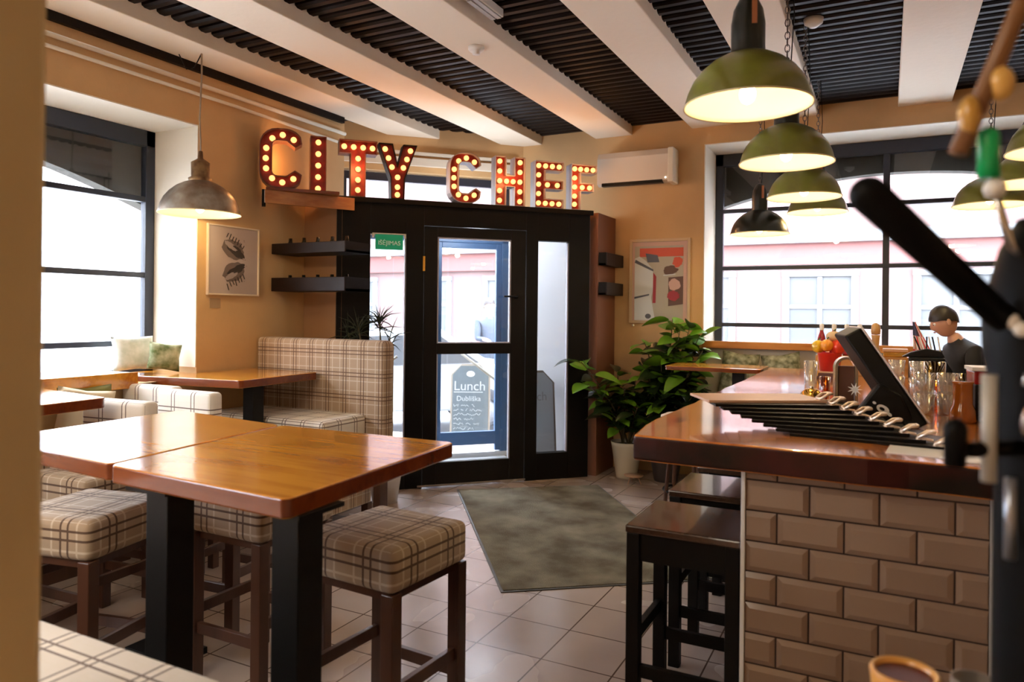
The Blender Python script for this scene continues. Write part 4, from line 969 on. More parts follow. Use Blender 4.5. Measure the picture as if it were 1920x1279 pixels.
obox(MB(), P2-off, wv, up_, -nrm*0.07).build('housing', M_BLACK, e, bevel=0.008)
obox(MB(), P2-off+nrm*0.001-w_n*-0.0, wv, up_, nrm*0.008).build('bezel', mat('pale_bezel', (0.55, 0.46, 0.42), 0.35), e, bevel=0.003)
obox(MB(), P2-off+nrm*0.0095+wv*0.07+up_*0.05, wv*0.86, up_*0.9, nrm*0.002).build('screen', mat('dark_screen', (0.01, 0.01, 0.012), 0.08), e)
# card reader cheek near the top
MB().prism([(-0.13, 0.0), (0.115, 0.0), (0.06, 0.12), (-0.02, 0.165), (-0.09, 0.06)], -0.21, -0.05, M=Matrix(((1,0,0,0),(0,0,1,0),(0,1,0,0),(0,0,0,1)))).build('stand', M_BLACK, e, bevel=0.01)
lg = MB(); Mx = Matrix(((1,0,0,0),(0,0,1,0),(0,1,0,0),(0,0,0,1)))
lg.prism(ell(-0.005, 0.065, 0.024, 0.015, -0.5), -0.2125, -0.2105, M=Mx)
lg.prism(ell(-0.035, 0.088, 0.007, 0.005, -0.5), -0.2125, -0.2105, M=Mx)
lg.prism(ell(0.018, 0.046, 0.010, 0.006, -0.7), -0.2125, -0.2105, M=Mx)
lg.build('logo', M_WHITE, e)
lg = MB().prism(ell(-0.008, 0.066, 0.010, 0.006, -0.5), -0.2135, -0.2125, M=Mx).build('logo_eye', M_BLACK, e)
sp_ = MB()
for k in range(9):
    a = 2*PI*k/9; sp_.prism([(-0.105+0.028*math.cos(a), 0.135+0.028*math.sin(a)), (-0.105+0.008*math.cos(a+.5), 0.135+0.008*math.sin(a+.5)), (-0.105, 0.135), (-0.105+0.008*math.cos(a-.5), 0.135+0.008*math.sin(a-.5))], -0.20, -0.197, M=Mx)
sp_.build('star_sticker', M_WHITE, e)
# arch shaped napkin holder
e = thing('napkin_holder', 'pale arched metal napkin holder beside the tablet stand', 'napkin holder', (-0.165, 3.78, ZB), R(12))
def arch_band(x, w_, h_, th_, yw):
    pin = []; pout = []
    n = 14
    pin.append((-w_+th_, 0)); pout.append((-w_, 0))
    for i in range(n+1):
        a = PI-PI*i/n
        pout.append((w_*math.cos(a), h_-w_+w_*math.sin(a))); pin.append(((w_-th_)*math.cos(a), h_-w_+(w_-th_)*math.sin(a)))
    pout.append((w_, 0)); pin.append((w_-th_, 0))
    o = MB()
    for i in range(len(pin)-1):
        o.prism([pin[i], pout[i], pout[i+1], pin[i+1]], x-yw, x+yw, M=Mx)
    return o
arch_band(0, 0.05, 0.235, 0.012, 0.03).build('arch_frame', mat('pale_gold_metal', (0.72, 0.62, 0.45), 0.25, metal=0.8), e, merge=False)
MB().box(-0.034, -0.02, 0.005, 0.034, 0.025, 0.19).build('napkins', mat('brown_napkins', (0.10, 0.045, 0.03), 0.8), e)
MB().lathe([(0.0, 0), (0.06, 0), (0.065, 0.01), (0.03, 0.02), (0, 0.02)], 20, c=(0, -0.03, 0)).build('base', M_BLACKMETAL, e, smooth=True)
# red bucket with vegetables on a wooden block
e = thing('wood_block', 'brown wooden block carrying the red bucket', 'block', (-0.335, 5.40, ZB), 0)
MB().box(-0.085, -0.085, 0, 0.085, 0.085, 0.04).build('block_body', mat('dark_brown_block', (0.10, 0.035, 0.025), 0.4), e, bevel=0.004)
MB().box(-0.08, -0.08, 0.04, 0.08, 0.08, 0.05).build('top_plate', M_TAN, e, bevel=0.002)
M_REDB = mat('red_enamel', (0.55, 0.012, 0.012), 0.3, coat=0.4)
e = thing('red_bucket', 'red bucket filled with toy peppers and flowers on the bar', 'bucket', (-0.335, 5.40, ZB+0.05), 0)
MB().lathe([(0.0, 0), (0.062, 0), (0.078, 0.12), (0.082, 0.124), (0.076, 0.124), (0.06, 0.01), (0.0, 0.01)], 28).build('body', M_REDB, e, smooth=True)
MB().tube([(0.08*math.cos(PI*i/12), 0.0, 0.12+0.06*math.sin(PI*i/12)) for i in range(13)], 0.003, 6).build('handle', M_STEEL, e, smooth=True)
M_YEL = mat('yellow_pepper_skin', (0.80, 0.50, 0.02), 0.3, coat=0.3); M_REDP = mat('red_pepper_skin', (0.70, 0.05, 0.02), 0.3, coat=0.3); M_ONION = mat('pale_onion_skin', (0.72, 0.50, 0.26), 0.5, var=0.2)
def pepper(name, label, loc, r, mm, cat, sc=(1, 1, 1.1)):
    e = thing(name, label, cat, loc, 0)
    o = MB(); seg, rings = 18, 10; vs = []; fs = []
    for i in range(rings+1):
        a = PI*i/rings
        for k in range(seg):
            t_ = 2*PI*k/seg; rr_ = r*math.sin(a)*(1+0.10*math.cos(4*t_)*(1 if 'pepper' in name else 0)); vs.append((rr_*math.cos(t_)*sc[0], rr_*math.sin(t_)*sc[1], -r*math.cos(a)*sc[2]))
    for i in range(rings):
        for k in range(seg): fs.append((i*seg+k, i*seg+(k+1) % seg, (i+1)*seg+(k+1) % seg, (i+1)*seg+k))
    o.add(vs, fs).build('skin', mm, e, smooth=True)
    MB().tube([(0, 0, r*sc[2]*0.9), (0.004, 0, r*sc[2]*1.15), (0.012, 0, r*sc[2]*1.35)], 0.005, 6).build('stem', mat('stem_green', (0.08, 0.14, 0.02), 0.6), e, smooth=True)
pepper('bell_pepper', 'yellow toy pepper at the left of the red bucket', (-0.405, 5.385, 1.335), 0.040, M_YEL, 'pepper')
pepper('bell_pepper', 'orange-yellow toy pepper at the front of the red bucket', (-0.35, 5.35, 1.345), 0.038, mat('orange_pepper_skin', (0.80, 0.30, 0.02), 0.3, coat=0.3), 'pepper')
pepper('bell_pepper', 'red toy pepper at the right of the red bucket', (-0.285, 5.38, 1.335), 0.046, M_REDP, 'pepper')
pepper('onion', 'pale round onion crowning the pile in the red bucket', (-0.31, 5.41, 1.405), 0.046, M_ONION, 'onion', (1.1, 1.1, .8))
pepper('squash', 'small yellow squash lower left beside the red bucket', (-0.43, 5.33, 1.155), 0.034, M_YEL, 'squash')
# wooden riser and condiments at the far end
MB_ = MB().box(-0.45, 5.72, ZB, 0.22, 6.08, ZB+0.14).build('wooden_riser', woodmat('riser_wood', (0.50, 0.26, 0.09), (0.30, 0.13, 0.04), knots=False), bevel=0.004)
tag(MB_, 'wooden riser box at the far end of the bar carrying sauce bottles', 'box')
ZR = ZB+0.1405
def sauce(loc, label, body, cap, first=None):
    e = thing('sauce_bottle', label, 'bottle', loc, 0, 'sauce bottles on the riser')
    MB().lathe([(0.0, 0), (0.028, 0), (0.031, 0.01), (0.031, 0.10), (0.026, 0.13), (0.014, 0.165), (0.013, 0.18), (0.0, 0.18)], 18).build('body', body, e, smooth=True)
    MB().lathe([(0.015, 0.178), (0.016, 0.215), (0.010, 0.225), (0.0, 0.226)], 14).build('cap', cap, e, smooth=True)
    MB().lathe([(0.0316, 0.03), (0.0316, 0.085)], 18).build('label', mat('dark_label', (0.05, 0.03, 0.03), 0.6), e, smooth=True)
M_SAUCE = mat('red_sauce', (0.32, 0.01, 0.02), 0.15, coat=0.4)
for i, (x, lb) in enumerate(((-0.42, 'leftmost red sauce bottle with white cap on the riser'), (-0.335, 'red sauce bottle, second from the left on the riser'), (-0.25, 'red sauce bottle with white cap behind the onion'))):
    sauce((x, 5.86, ZR), lb, M_SAUCE, M_WHITE)
sauce((-0.165, 5.88, ZR), 'pale brown sauce bottle right of the red ones on the riser', mat('brown_sauce', (0.35, 0.17, 0.10), 0.2), M_WHITE)
e = thing('pepper_mill', 'light wooden pepper mill on the riser behind the tablet stand', 'pepper mill', (-0.06, 5.86, ZR), 0)
MB().lathe([(0.0, 0), (0.03, 0), (0.032, 0.02), (0.022, 0.07), (0.026, 0.13), (0.03, 0.15), (0.0, 0.152)], 20).build('body', mat('mill_wood', (0.50, 0.28, 0.10), 0.3), e, smooth=True)
MB().lathe([(0.0, 0.152), (0.028, 0.154), (0.032, 0.18), (0.028, 0.22), (0.012, 0.235), (0.0, 0.237)], 20).build('head', mat('mill_wood'), e, smooth=True) if False else MB().lathe([(0.0, 0.152), (0.028, 0.154), (0.032, 0.18), (0.028, 0.22), (0.012, 0.235), (0.0, 0.237)], 20).build('head', MATS['mill_wood'], e, smooth=True)
e = thing('bread_box', 'small yellow wooden box on the riser left of the little flag', 'box', (0.065, 5.86, ZR), 0)
MB().box(-0.075, -0.06, 0, 0.075, 0.06, 0.035).build('body', M_BRASS, e, bevel=0.004)
MB().box(-0.08, -0.065, 0.035, 0.08, 0.065, 0.055).build('lid', M_TAN, e, bevel=0.003)
# little striped flag
e = thing('table_flag', 'small drooping flag with stars and red-white stripes on a stick', 'flag', (0.19, 5.80, ZR), 0)
MB().tube([(0, 0, 0), (0, 0, 0.25)], 0.003, 6).build('stick', M_TAN, e)
MB().lathe([(0, 0), (0.03, 0), (0.03, 0.012), (0, 0.014)], 16).build('base', M_BLACKMETAL, e)
o = MB(); rows, cols = 14, 10
for i in range(rows+1):
    f = i/rows
    for k in range(cols+1):
        g_ = k/cols; wd = 0.012+0.085*f
        o.v.append((-0.02+g_*wd*1.35+0.006*f, -0.006+0.012*math.sin(g_*PI*4)*(0.3+f), 0.25-0.22*f-0.03*g_*f))
for i in range(rows):
    for k in range(cols):
        a_ = i*(cols+1)+k; o.f.append((a_, a_+1, a_+cols+2, a_+cols+1))
        o.mi.append(2 if (i < 6 and k < 6) else (0 if (k+i//6) % 2 == 0 else 1))
fl = o.build('cloth', [mat('flag_red', (0.60, 0.04, 0.05), 0.7), mat('flag_white', (0.80, 0.78, 0.76), 0.7), mat('flag_blue', (0.05, 0.05, 0.12), 0.7)], e, smooth=True)
sm = fl.modifiers.new('solid', 'SOLIDIFY'); sm.thickness = 0.002
stt = MB()
for i in range(4):
    for k in range(3): stt.box(-0.012+k*0.012, -0.014, 0.225-i*0.022, -0.008+k*0.012, -0.012, 0.229-i*0.022)
e = thing('utensil_caddy', 'black utensil caddy with upright black and white sticks near the flag', 'caddy', (0.235, 5.30, ZB), 0)
MB().box(-0.10, -0.06, 0, 0.10, 0.06, 0.17).build('body', M_BLACKMETAL, e, bevel=0.01)
MB().prism([(-0.14, 0.17), (0.10, 0.17), (0.08, 0.21), (0.0, 0.225), (-0.09, 0.20)], -0.04, 0.04, M=Mx).build('hood', M_BLACKMETAL, e, bevel=0.006)
for k, (x, tx) in enumerate(((-0.03, -0.05), (-0.01, -0.02), (0.0, 0.02), (0.03, 0.03), (0.05, 0.05), (0.075, 0.08))):
    MB().tube([(x, 0, 0.2), (tx-0.02, 0.0, 0.30)], 0.005, 6).build('stick', M_BLACKMETAL if k % 2 == 0 else M_WHITE, e)

# ================================================================== PLANTS
M_LEAFD = mat('dark_green_leaf', (0.022, 0.045, 0.012), 0.3, coat=0.25, var=0.4, scale=12)
M_LEAFL = mat('fresh_green_leaf', (0.14, 0.32, 0.02), 0.35, coat=0.2)
M_POT = mat('cream_glazed_pot', (0.60, 0.54, 0.43), 0.3, coat=0.3)
M_SOIL = mat('potting_soil', (0.03, 0.02, 0.012), 0.95)
M_STEM = mat('woody_stem', (0.09, 0.07, 0.03), 0.7)
def leaf(o, base, d, L_, W_l, droop, mi, rnd):
    d = d.normalized(); side = d.cross(Vector((0, 0, 1)))
    if side.length < 0.05: side = Vector((1, 0, 0))
    side.normalize(); roll = rnd.uniform(-0.7, 0.7); nrm_ = side.cross(d).normalized()
    side = (side*math.cos(roll)+nrm_*math.sin(roll)); nrm_ = side.cross(d).normalized()
    n = 6; b0 = len(o.v)
    for i in range(n+1):
        f = i/n; wv_ = W_l/2*math.sin(PI*min(1, f*0.94+0.06))**0.75*(1.05-0.25*f)
        if i == n: wv_ = 0.0015
        c = base+d*(L_*f)+Vector((0, 0, -droop*L_*f*f))
        for q in (-1, -0.5, 0, 0.5, 1):
            o.v.append(tuple(c+side*wv_*q+nrm_*(abs(q)*wv_*0.28)))
    for i in range(n):
        for k in range(4):
            a = b0+i*5+k; o.f.append((a, a+1, a+6, a+5)); o.mi.append(mi)
def bushy(label, loc, pr, ph, stems, seed, zmax, LL=0.15, pot_m=M_POT, lit=0.3, pot=True):
    rnd = random.Random(seed)
    e = thing('potted_plant', label, 'plant', loc, 0)
    MB().lathe([(0.0, 0.01), (pr*0.62, 0.0), (pr*0.66, 0.02), (pr*0.95, ph*0.9), (pr, ph), (pr*0.93, ph), (pr*0.88, ph*0.9), (pr*0.6, 0.05)], 28).build('pot', pot_m, e, smooth=True)
    MB().lathe([(0.0, ph*0.9), (pr*0.88, ph*0.9)], 20).build('soil', M_SOIL, e)
    st_ = MB(); lf = MB()
    for (dx, dy, h) in stems:
        base = Vector((rnd.uniform(-.3, .3)*pr, rnd.uniform(-.3, .3)*pr, ph*0.9)); tip = Vector((dx, dy, h))
        mid = base.lerp(tip, 0.5)+Vector((-dx*0.18, -dy*0.18, 0.04)); path = []
        for i in range(9):
            f = i/8; path.append(base*(1-f)**2+mid*2*f*(1-f)+tip*f*f)
        st_.tube(path, [0.009*(1-0.6*i/8) for i in range(9)], 6)
        nl = max(5, int((tip-base).length/0.045))
        for i in range(nl):
            f = 0.22+0.78*(i+0.5)/nl; p = base*(1-f)**2+mid*2*f*(1-f)+tip*f*f
            a = i*2.4+rnd.uniform(-.4, .4); d = Vector((math.cos(a), math.sin(a), rnd.uniform(-0.1, 0.75)))
            q = p+d.normalized()*0.035; st_.tube([p, q], 0.002, 4)
            lf_l = LL*rnd.uniform(0.75, 1.25)
            leaf(lf, q, d, lf_l, lf_l*0.66, rnd.uniform(0.1, 0.5), 1 if (f > 0.82 and rnd.random() < lit+0.3) or rnd.random() < lit*0.25 else 0, rnd)
    st_.build('stems', M_STEM, e, smooth=True)
    fo = lf.build('foliage', [M_LEAFD, M_LEAFL], e, smooth=True)
    return e
bushy('leafy potted plant in a cream pot right of the black entrance', (-2.16, 6.60, 0), 0.15, 0.34,
      [(-0.30, -0.42, 1.10), (-0.26, -0.36, 0.9), (-0.12, 0.05, 0.98), (0.10, -0.05, 0.95), (0.30, -0.05, 0.92), (0.36, -0.1, 0.72), (-0.10, -0.22, 0.75), (0.18, -0.25, 0.70), (0.02, -0.15, 0.86), (-0.08, -0.20, 0.58), (0.3, 0.1, 0.8)], 5, 1.1, LL=0.20, lit=0.55)
bushy('taller leafy plant behind the first one, rising beside the window table', (-1.80, 6.66, 0), 0.17, 0.36,
      [(0.05, 0.0, 1.50), (0.15, -0.1, 1.44), (0.3, 0.0, 1.36), (0.1, -0.15, 1.2), (0.3, -0.2, 1.12), (-0.20, -0.05, 1.28), (0.22, -0.05, 1.42), (0.35, -0.10, 1.22), (0.0, -0.2, 1.15), (0.25, -0.2, 1.02), (-0.15, -0.15, 1.02), (0.15, 0.05, 1.3), (0.32, -0.2, 0.86), (0.05, -0.25, 0.85)], 9, 1.5, LL=0.22, pot_m=mat('dark_pot', (0.05, 0.035, 0.03), 0.5), lit=0.6)
e = thing('saucer', 'small gilt wire plant stand on the floor beside the cream pot', 'plant stand', (-2.02, 6.38, 0), 0)
for k in range(3):
    a = 2*PI*k/3; MB().tube([(0.0, 0, 0.07), (0.05*math.cos(a), 0.05*math.sin(a), 0.05), (0.07*math.cos(a), 0.07*math.sin(a), 0.0)], 0.005, 6).build('leg', M_TAN, e, smooth=True)
MB().lathe([(0, 0.068), (0.08, 0.07), (0.09, 0.08), (0.0, 0.078)], 20).build('dish', M_TAN, e, smooth=True)
# spiky plant behind the sofa
rnd = random.Random(21)
e = thing('spiky_plant', 'tall thin-leaved plant in a pale pot between sofa and entrance', 'plant', (-3.60, 4.78, 0), 0)
MB().lathe([(0.0, 0.0), (0.10, 0.0), (0.145, 0.33), (0.15, 0.35), (0.14, 0.35), (0.13, 0.31)], 28).build('pot', mat('pale_pot', (0.66, 0.60, 0.55), 0.4), e, smooth=True)
MB().lathe([(0.0, 0.31), (0.13, 0.31)], 20).build('soil', M_SOIL, e)
o = MB(); lf = MB()
for (tx, ty, tz, n_) in ((-0.09, 0.02, 1.50, 34), (-0.26, -0.04, 1.42, 26), (-0.38, -0.02, 1.36, 22), (0.02, 0.02, 1.34, 14)):
    path = [Vector((tx*0.1, ty*0.1, 0.3)), Vector((tx*0.4, ty, 0.8)), Vector((tx, ty, tz))]
    o.tube(path, [0.012, 0.009, 0.006], 6)
    for k in range(n_):
        a = rnd.uniform(0, 2*PI); el = rnd.uniform(-0.35, 1.2); d = Vector((math.cos(a)*math.cos(el), math.sin(a)*math.cos(el)*0.7, math.sin(el)))
        L_ = rnd.uniform(0.13, 0.24); p = Vector((tx, ty, tz-rnd.uniform(0, .10)))
        lf.tube([p, p+d*L_*0.5, p+d*L_+Vector((0, 0, -0.03))], [0.0045, 0.004, 0.0008], 4)
o.build('stems', M_STEM, e, smooth=True)
lf.build('foliage', mat('thin_leaf', (0.020, 0.026, 0.010), 0.5), e)
MB().tube([(0.02, 0.06, 0.3), (0.02, 0.06, 1.28)], 0.008, 6).build('support_stick', mat('bamboo_stick', (0.45, 0.33, 0.15), 0.6), e)

# ================================================================== PEOPLE
def human(label, loc, rz, H=1.72, lean=0.0, top_m=None, hair_m=None, arms=((0.05, 0.35), (0.05, 0.35)), head_rz=0.0, legs_m=None):
    """one continuous body (skin modifier) plus head details; faces local -y"""
    skin = mat('skin_tone', (0.55, 0.30, 0.20), 0.5)
    e = thing('person', label, 'person', loc, rz)
    k = H/1.72
    def V(x, y, z):
        if z > 0.95:      # lean forward from the hips
            dz = z-0.95; y2 = y*math.cos(lean)-dz*math.sin(lean); z2 = 0.95+dz*math.cos(lean)+y*math.sin(lean)*0.2
            return (x*k, y2*k, z2*k)
        return (x*k, y*k, z*k)
    vs = []; es = []; rs = []
    def add(p, r, par=None):
        vs.append(p); rs.append((r*k, r*k) if not isinstance(r, tuple) else (r[0]*k, r[1]*k)); i = len(vs)-1
        if par is not None: es.append((par, i))
        return i
    pel = add(V(0, 0, 0.95), (0.155, 0.115)); w = add(V(0, -0.005, 1.10), (0.135, 0.10), pel); ch_ = add(V(0, 0.0, 1.28), (0.165, 0.115), w); sh = add(V(0, 0.01, 1.40), (0.14, 0.095), ch_)
    nk = add(V(0, 0.0, 1.47), 0.055, sh); nk2 = add(V(0, -0.015, 1.53), 0.052, nk)
    for sx_, (fwd, up2) in zip((-1, 1), arms):
        s1 = add(V(sx_*0.175, 0.01, 1.39), 0.062, sh); s2 = add(V(sx_*0.215, -0.02-fwd*0.4, 1.13), 0.047, s1)
        s3 = add(V(sx_*0.18, -0.05-fwd, 0.90+up2*0.7), 0.036, s2); s4 = add(V(sx_*0.16, -0.12-fwd, 0.87+up2*0.75), 0.026, s3)
        palm = add(V(sx_*0.155, -0.17-fwd, 0.86+up2*0.76), (0.030, 0.016), s4)
        for q in range(4):
            dx = (q-1.5)*0.018
            f1 = add(V(sx_*0.155+dx, -0.215-fwd, 0.855+up2*0.76), 0.0095, palm); add(V(sx_*0.155+dx, -0.245-fwd+0.004*q, 0.835+up2*0.76), 0.0085, f1)
        t1 = add(V(sx_*0.155-sx_*0.035, -0.165-fwd, 0.85+up2*0.76), 0.010, palm); add(V(sx_*0.155-sx_*0.05, -0.195-fwd, 0.84+up2*0.76), 0.009, t1)
    for sx_ in (-1, 1):
        h1 = add(V(sx_*0.09, 0, 0.88), 0.088, pel); h2 = add(V(sx_*0.10, -0.01, 0.49), 0.058, h1); h3 = add(V(sx_*0.10, 0.02, 0.10), 0.040, h2)
        h4 = add(V(sx_*0.11, -0.04, 0.045), (0.040, 0.032), h3); add(V(sx_*0.12, -0.15, 0.035), (0.036, 0.024), h4)
    me = bpy.data.meshes.new('body'); me.from_pydata(vs, es, []); o = bpy.data.objects.new('body', me); COL.objects.link(o); o.parent = e
    me.materials.append(top_m); 
    sk = o.modifiers.new('skin', 'SKIN'); sk.use_smooth_shade = True
    lay = me.skin_vertices[0].data
    for i, r in enumerate(rs): lay[i].radius = r
    lay[0].use_root = True
    sb = o.modifiers.new('sub', 'SUBSURF'); sb.levels = 2; sb.render_levels = 2
    dg = bpy.context.evaluated_depsgraph_get(); m2 = bpy.data.meshes.new_from_object(o.evaluated_get(dg))
    bpy.data.objects.remove(o, do_unlink=True)
    m2.materials.clear()
    for mm in (top_m, skin, legs_m or top_m): m2.materials.append(mm)
    for p in m2.polygons:
        c = p.center; z_ = c.z/k
        p.use_smooth = True
        hand = (-c.y/k > 0.10 and abs(c.x)/k > 0.08 and 0.7 < z_ < 1.35 and lean < 0.01 and -c.y/k > 0.12+max(a_[0] for a_ in arms)-0.02)
        neck = (c-Vector(V(0, -0.01, 1.51))).length < 0.075*k
        p.material_index = 1 if (hand or neck) else (2 if z_ < 0.93 else 0)
    o = bpy.data.objects.new('body', m2); COL.objects.link(o); o.parent = e
    # head
    hc = Vector(V(0, -0.03, 1.625)); HM = Matrix.Translation(hc) @ Matrix.Rotation(head_rz, 4, 'Z') @ Matrix.Rotation(lean*1.0, 4, 'X') @ Matrix.Scale(k, 4)
    h = MB(); seg, rings = 24, 18; vs2 = []; fs2 = []
    for i in range(rings+1):
        a = PI*i/rings; zz_ = -math.cos(a)*0.118
        for q in range(seg):
            t_ = 2*PI*q/seg; rx = 0.076*math.sin(a); ry = 0.095*math.sin(a)
            jaw = 1.0-0.22*max(0, -zz_/0.118)**1.3
            x, y = rx*math.cos(t_)*jaw, ry*math.sin(t_)*(1-0.10*max(0, -zz_/0.118))
            if y < 0:
                y *= 0.95
                nose = math.exp(-((x/0.011)**2))*math.exp(-(((zz_+0.012)/0.024)**2)); y -= 0.024*nose
                y += 0.007*math.exp(-(((abs(x)-0.030)/0.014)**2))*math.exp(-(((zz_-0.012)/0.012)**2))
                y -= 0.006*math.exp(-((x/0.022)**2))*math.exp(-(((zz_+0.052)/0.009)**2))
                y -= 0.008*math.exp(-((x/0.025)**2))*math.exp(-(((zz_+0.095)/0.018)**2))
            vs2.append((x, y, zz_))
    for i in range(rings):
        for q in range(seg): fs2.append((i*seg+q, i*seg+(q+1) % seg, (i+1)*seg+(q+1) % seg, (i+1)*seg+q))
    h.add(vs2, fs2, 0, HM)
    hd = h.build('head', skin, e, smooth=True)
    for sx_ in (-1, 1):
        MB().sphere((sx_*0.029, -0.078, 0.012), 0.0115, 12, 8, M=HM).build('eye', M_WHITE, hd, smooth=True)
        MB().sphere((sx_*0.029, -0.0865, 0.012), 0.0055, 10, 6, M=HM).build('iris', mat('dark_iris', (0.02, 0.012, 0.008), 0.2), hd, smooth=True)
        MB().sphere((sx_*0.078, 0.005, 0.0), 0.026, 12, 8, sc=(0.35, 0.7, 1.1), M=HM).build('ear', skin, hd, smooth=True)
    MB().sphere((0, -0.092, -0.050), 0.02, 12, 6, sc=(1.0, 0.3, 0.28), M=HM).build('mouth', mat('lip_tone', (0.38, 0.12, 0.10), 0.5), hd, smooth=True)
    hr = MB(); vs3 = []; fs3 = []; rg = 12
    for i in range(rg+1):
        a = PI*0.5*i/rg*1.30
        for q in range(seg):
            t_ = 2*PI*q/seg; front = max(0, -math.sin(t_))
            aa = a*(1-0.36*front-0.22*abs(math.cos(t_))**3)
            nx = 1+0.03*math.sin(5*t_+i)
            vs3.append((0.086*math.sin(aa)*math.cos(t_)*nx, 0.006+0.103*math.sin(aa)*math.sin(t_)*nx, 0.006+0.126*math.cos(aa)))
    for i in range(rg):
        for q in range(seg): fs3.append((i*seg+q, (i+1)*seg+q, (i+1)*seg+(q+1) % seg, i*seg+(q+1) % seg))
    hr.add(vs3, fs3, 0, HM).build('hair', hair_m, hd, smooth=True)
    return e
M_HAIRB = mat('black_hair', (0.015, 0.010, 0.008), 0.5)
human('person in black behind the far end of the bar, leaning forward over something', (0.66, 6.36, 0), R(-70), H=1.66, lean=0.42, top_m=mat('black_shirt', (0.015, 0.015, 0.017), 0.8), hair_m=M_HAIRB, arms=((0.22, 0.42), (0.25, 0.40)), legs_m=mat('dark_trousers', (0.02, 0.02, 0.03), 0.8))
human('passer-by in grey jacket walking behind the parked car outside the door', (-5.75, 10.35, -0.12), R(60), H=1.86, top_m=mat('grey_jacket', (0.045, 0.055, 0.075), 0.8), hair_m=mat('dark_hair', (0.03, 0.022, 0.02), 0.6))

# ================================================================== OUTSIDE
M_STREET = mat('street_paving', (0.42, 0.42, 0.43), 0.85, var=0.12, scale=1.5)
struct(MB().box(-40, -25, -0.3, 30, 40, -0.13).build('ground_street', M_STREET))
M_FPINK = mat('pink_facade', (0.125, 0.078, 0.074), 0.9, var=0.08, scale=1)
M_FWHITE = mat('white_facade_trim', (0.135, 0.135, 0.14), 0.8)
M_FWIN = mat('far_window_glass', (0.070, 0.074, 0.080), 0.3)
M_FRED = mat('red_cornice', (0.13, 0.048, 0.044), 0.8)
def facade(name, label, origin, rz, W_f, n, wall_m):
    e = thing(name, label, 'building', origin, rz)
    MB().box(0, 0, 0, W_f, 1.0, 7.5).build('wall', wall_m, e)
    MB().box(0, -0.10, 2.62, W_f, 0, 3.02).build('red_band', M_FRED, e)
    MB().box(0, -0.22, 3.02, W_f, 0, 3.22).build('cornice', M_FWHITE, e)
    MB().box(0, -0.08, 0, W_f, 0, 0.55).build('plinth', M_FRED if wall_m is M_FPINK else M_FWHITE, e)
    for i in range(n):
        x = (i+0.5)*W_f/n; hw = W_f/n*0.30
        fr = MB().box(x-hw, -0.06, 0.79, x-hw+0.12, 0, 2.39).box(x+hw-0.12, -0.06, 0.79, x+hw, 0, 2.39).box(x-hw-.01, -0.07, 2.4, x+hw+.01, 0, 2.5).box(x-hw-.02, -0.10, 0.68, x+hw+.02, 0, 0.78).box(x-0.04, -0.05, 0.79, x+0.04, 0, 2.39).box(x-hw+.13, -0.045, 1.80, x+hw-.13, 0, 1.87)
        f_ = fr.build('window', M_FWHITE, e)
        MB().box(x-hw+0.1, -0.02, 0.78, x+hw-0.1, -0.005, 2.4).build('pane', M_FWIN, f_)
        if i % 3 == 1 and wall_m is M_FPINK:
            q = MB().prism([(x-hw+.12, 0.8), (x-hw+.22, 0.8), (x+.04, 1.7), (x-.04, 1.7)], -0.075, -0.055, M=Mx).prism([(x+hw-.12, 0.8), (x+hw-.22, 0.8), (x-.04, 1.7), (x+.04, 1.7)], -0.075, -0.055, M=Mx); q.build('cross_brace', M_FWHITE, f_)
facade('street_building', 'pink building with white-framed windows across the street, seen through the far window', (-13.0, 14.6, -0.13), 0, 26.0, 12, M_FPINK)
facade('street_building', 'pale building with white-framed windows across the street, seen through the left window', (-14.0, 14.0, -0.13), R(-90), 26.0, 11, mat('overbright_facade', (0.55, 0.55, 0.55), 0.9))  # wall colour raised for a blown-out window, table glare and more light
# parked car
M_CAR = mat('pale_car_paint', (0.30, 0.32, 0.34), 0.25, coat=0.6)
e = thing('parked_car', 'pale car parked on the street outside the entrance', 'car', (-6.3, 8.25, -0.13), R(40))
prof = [(-2.05, 0.35), (-2.1, 0.62), (-2.0, 0.86), (-1.2, 0.95), (-0.62, 1.40), (0.75, 1.44), (1.45, 0.98), (2.0, 0.92), (2.1, 0.6), (2.05, 0.35)]
MB().prism(prof, -0.82, 0.82, M=Mx).build('body', M_CAR, e, bevel=0.10, bseg=4)
for sy_ in (-1, 1):
    y0 = -0.835 if sy_ < 0 else 0.822
    g_ = MB().prism([(-1.05, 0.97), (-0.55, 1.33), (0.05, 1.36), (0.05, 0.97)], y0, y0+0.013, M=Mx); g_.build('side_window', M_FWIN, e)
    g_ = MB().prism([(0.12, 0.97), (0.12, 1.36), (0.70, 1.37), (1.25, 1.0)], y0, y0+0.013, M=Mx); g_.build('side_window', M_FWIN, e)
for wx in (-1.32, 1.32):
    for sy_ in (-1, 1):
        wh = MB().lathe([(0.20, -0.1), (0.30, -0.1), (0.33, -0.06), (0.33, 0.06), (0.30, 0.1), (0.20, 0.1)], 28, M=Matrix.Translation((wx, sy_*0.76, 0.33)) @ Matrix.Rotation(PI/2, 4, 'X')).build('wheel', mat('tyre', (0.03, 0.03, 0.035), 0.8), e, smooth=True)
        MB().lathe([(0.0, -0.085), (0.2, -0.09), (0.2, 0.09), (0.0, 0.085)], 24, M=Matrix.Translation((wx, sy_*0.76, 0.33)) @ Matrix.Rotation(PI/2, 4, 'X')).build('hub', mat('hub_grey', (0.12, 0.12, 0.13), 0.4), wh, smooth=True)
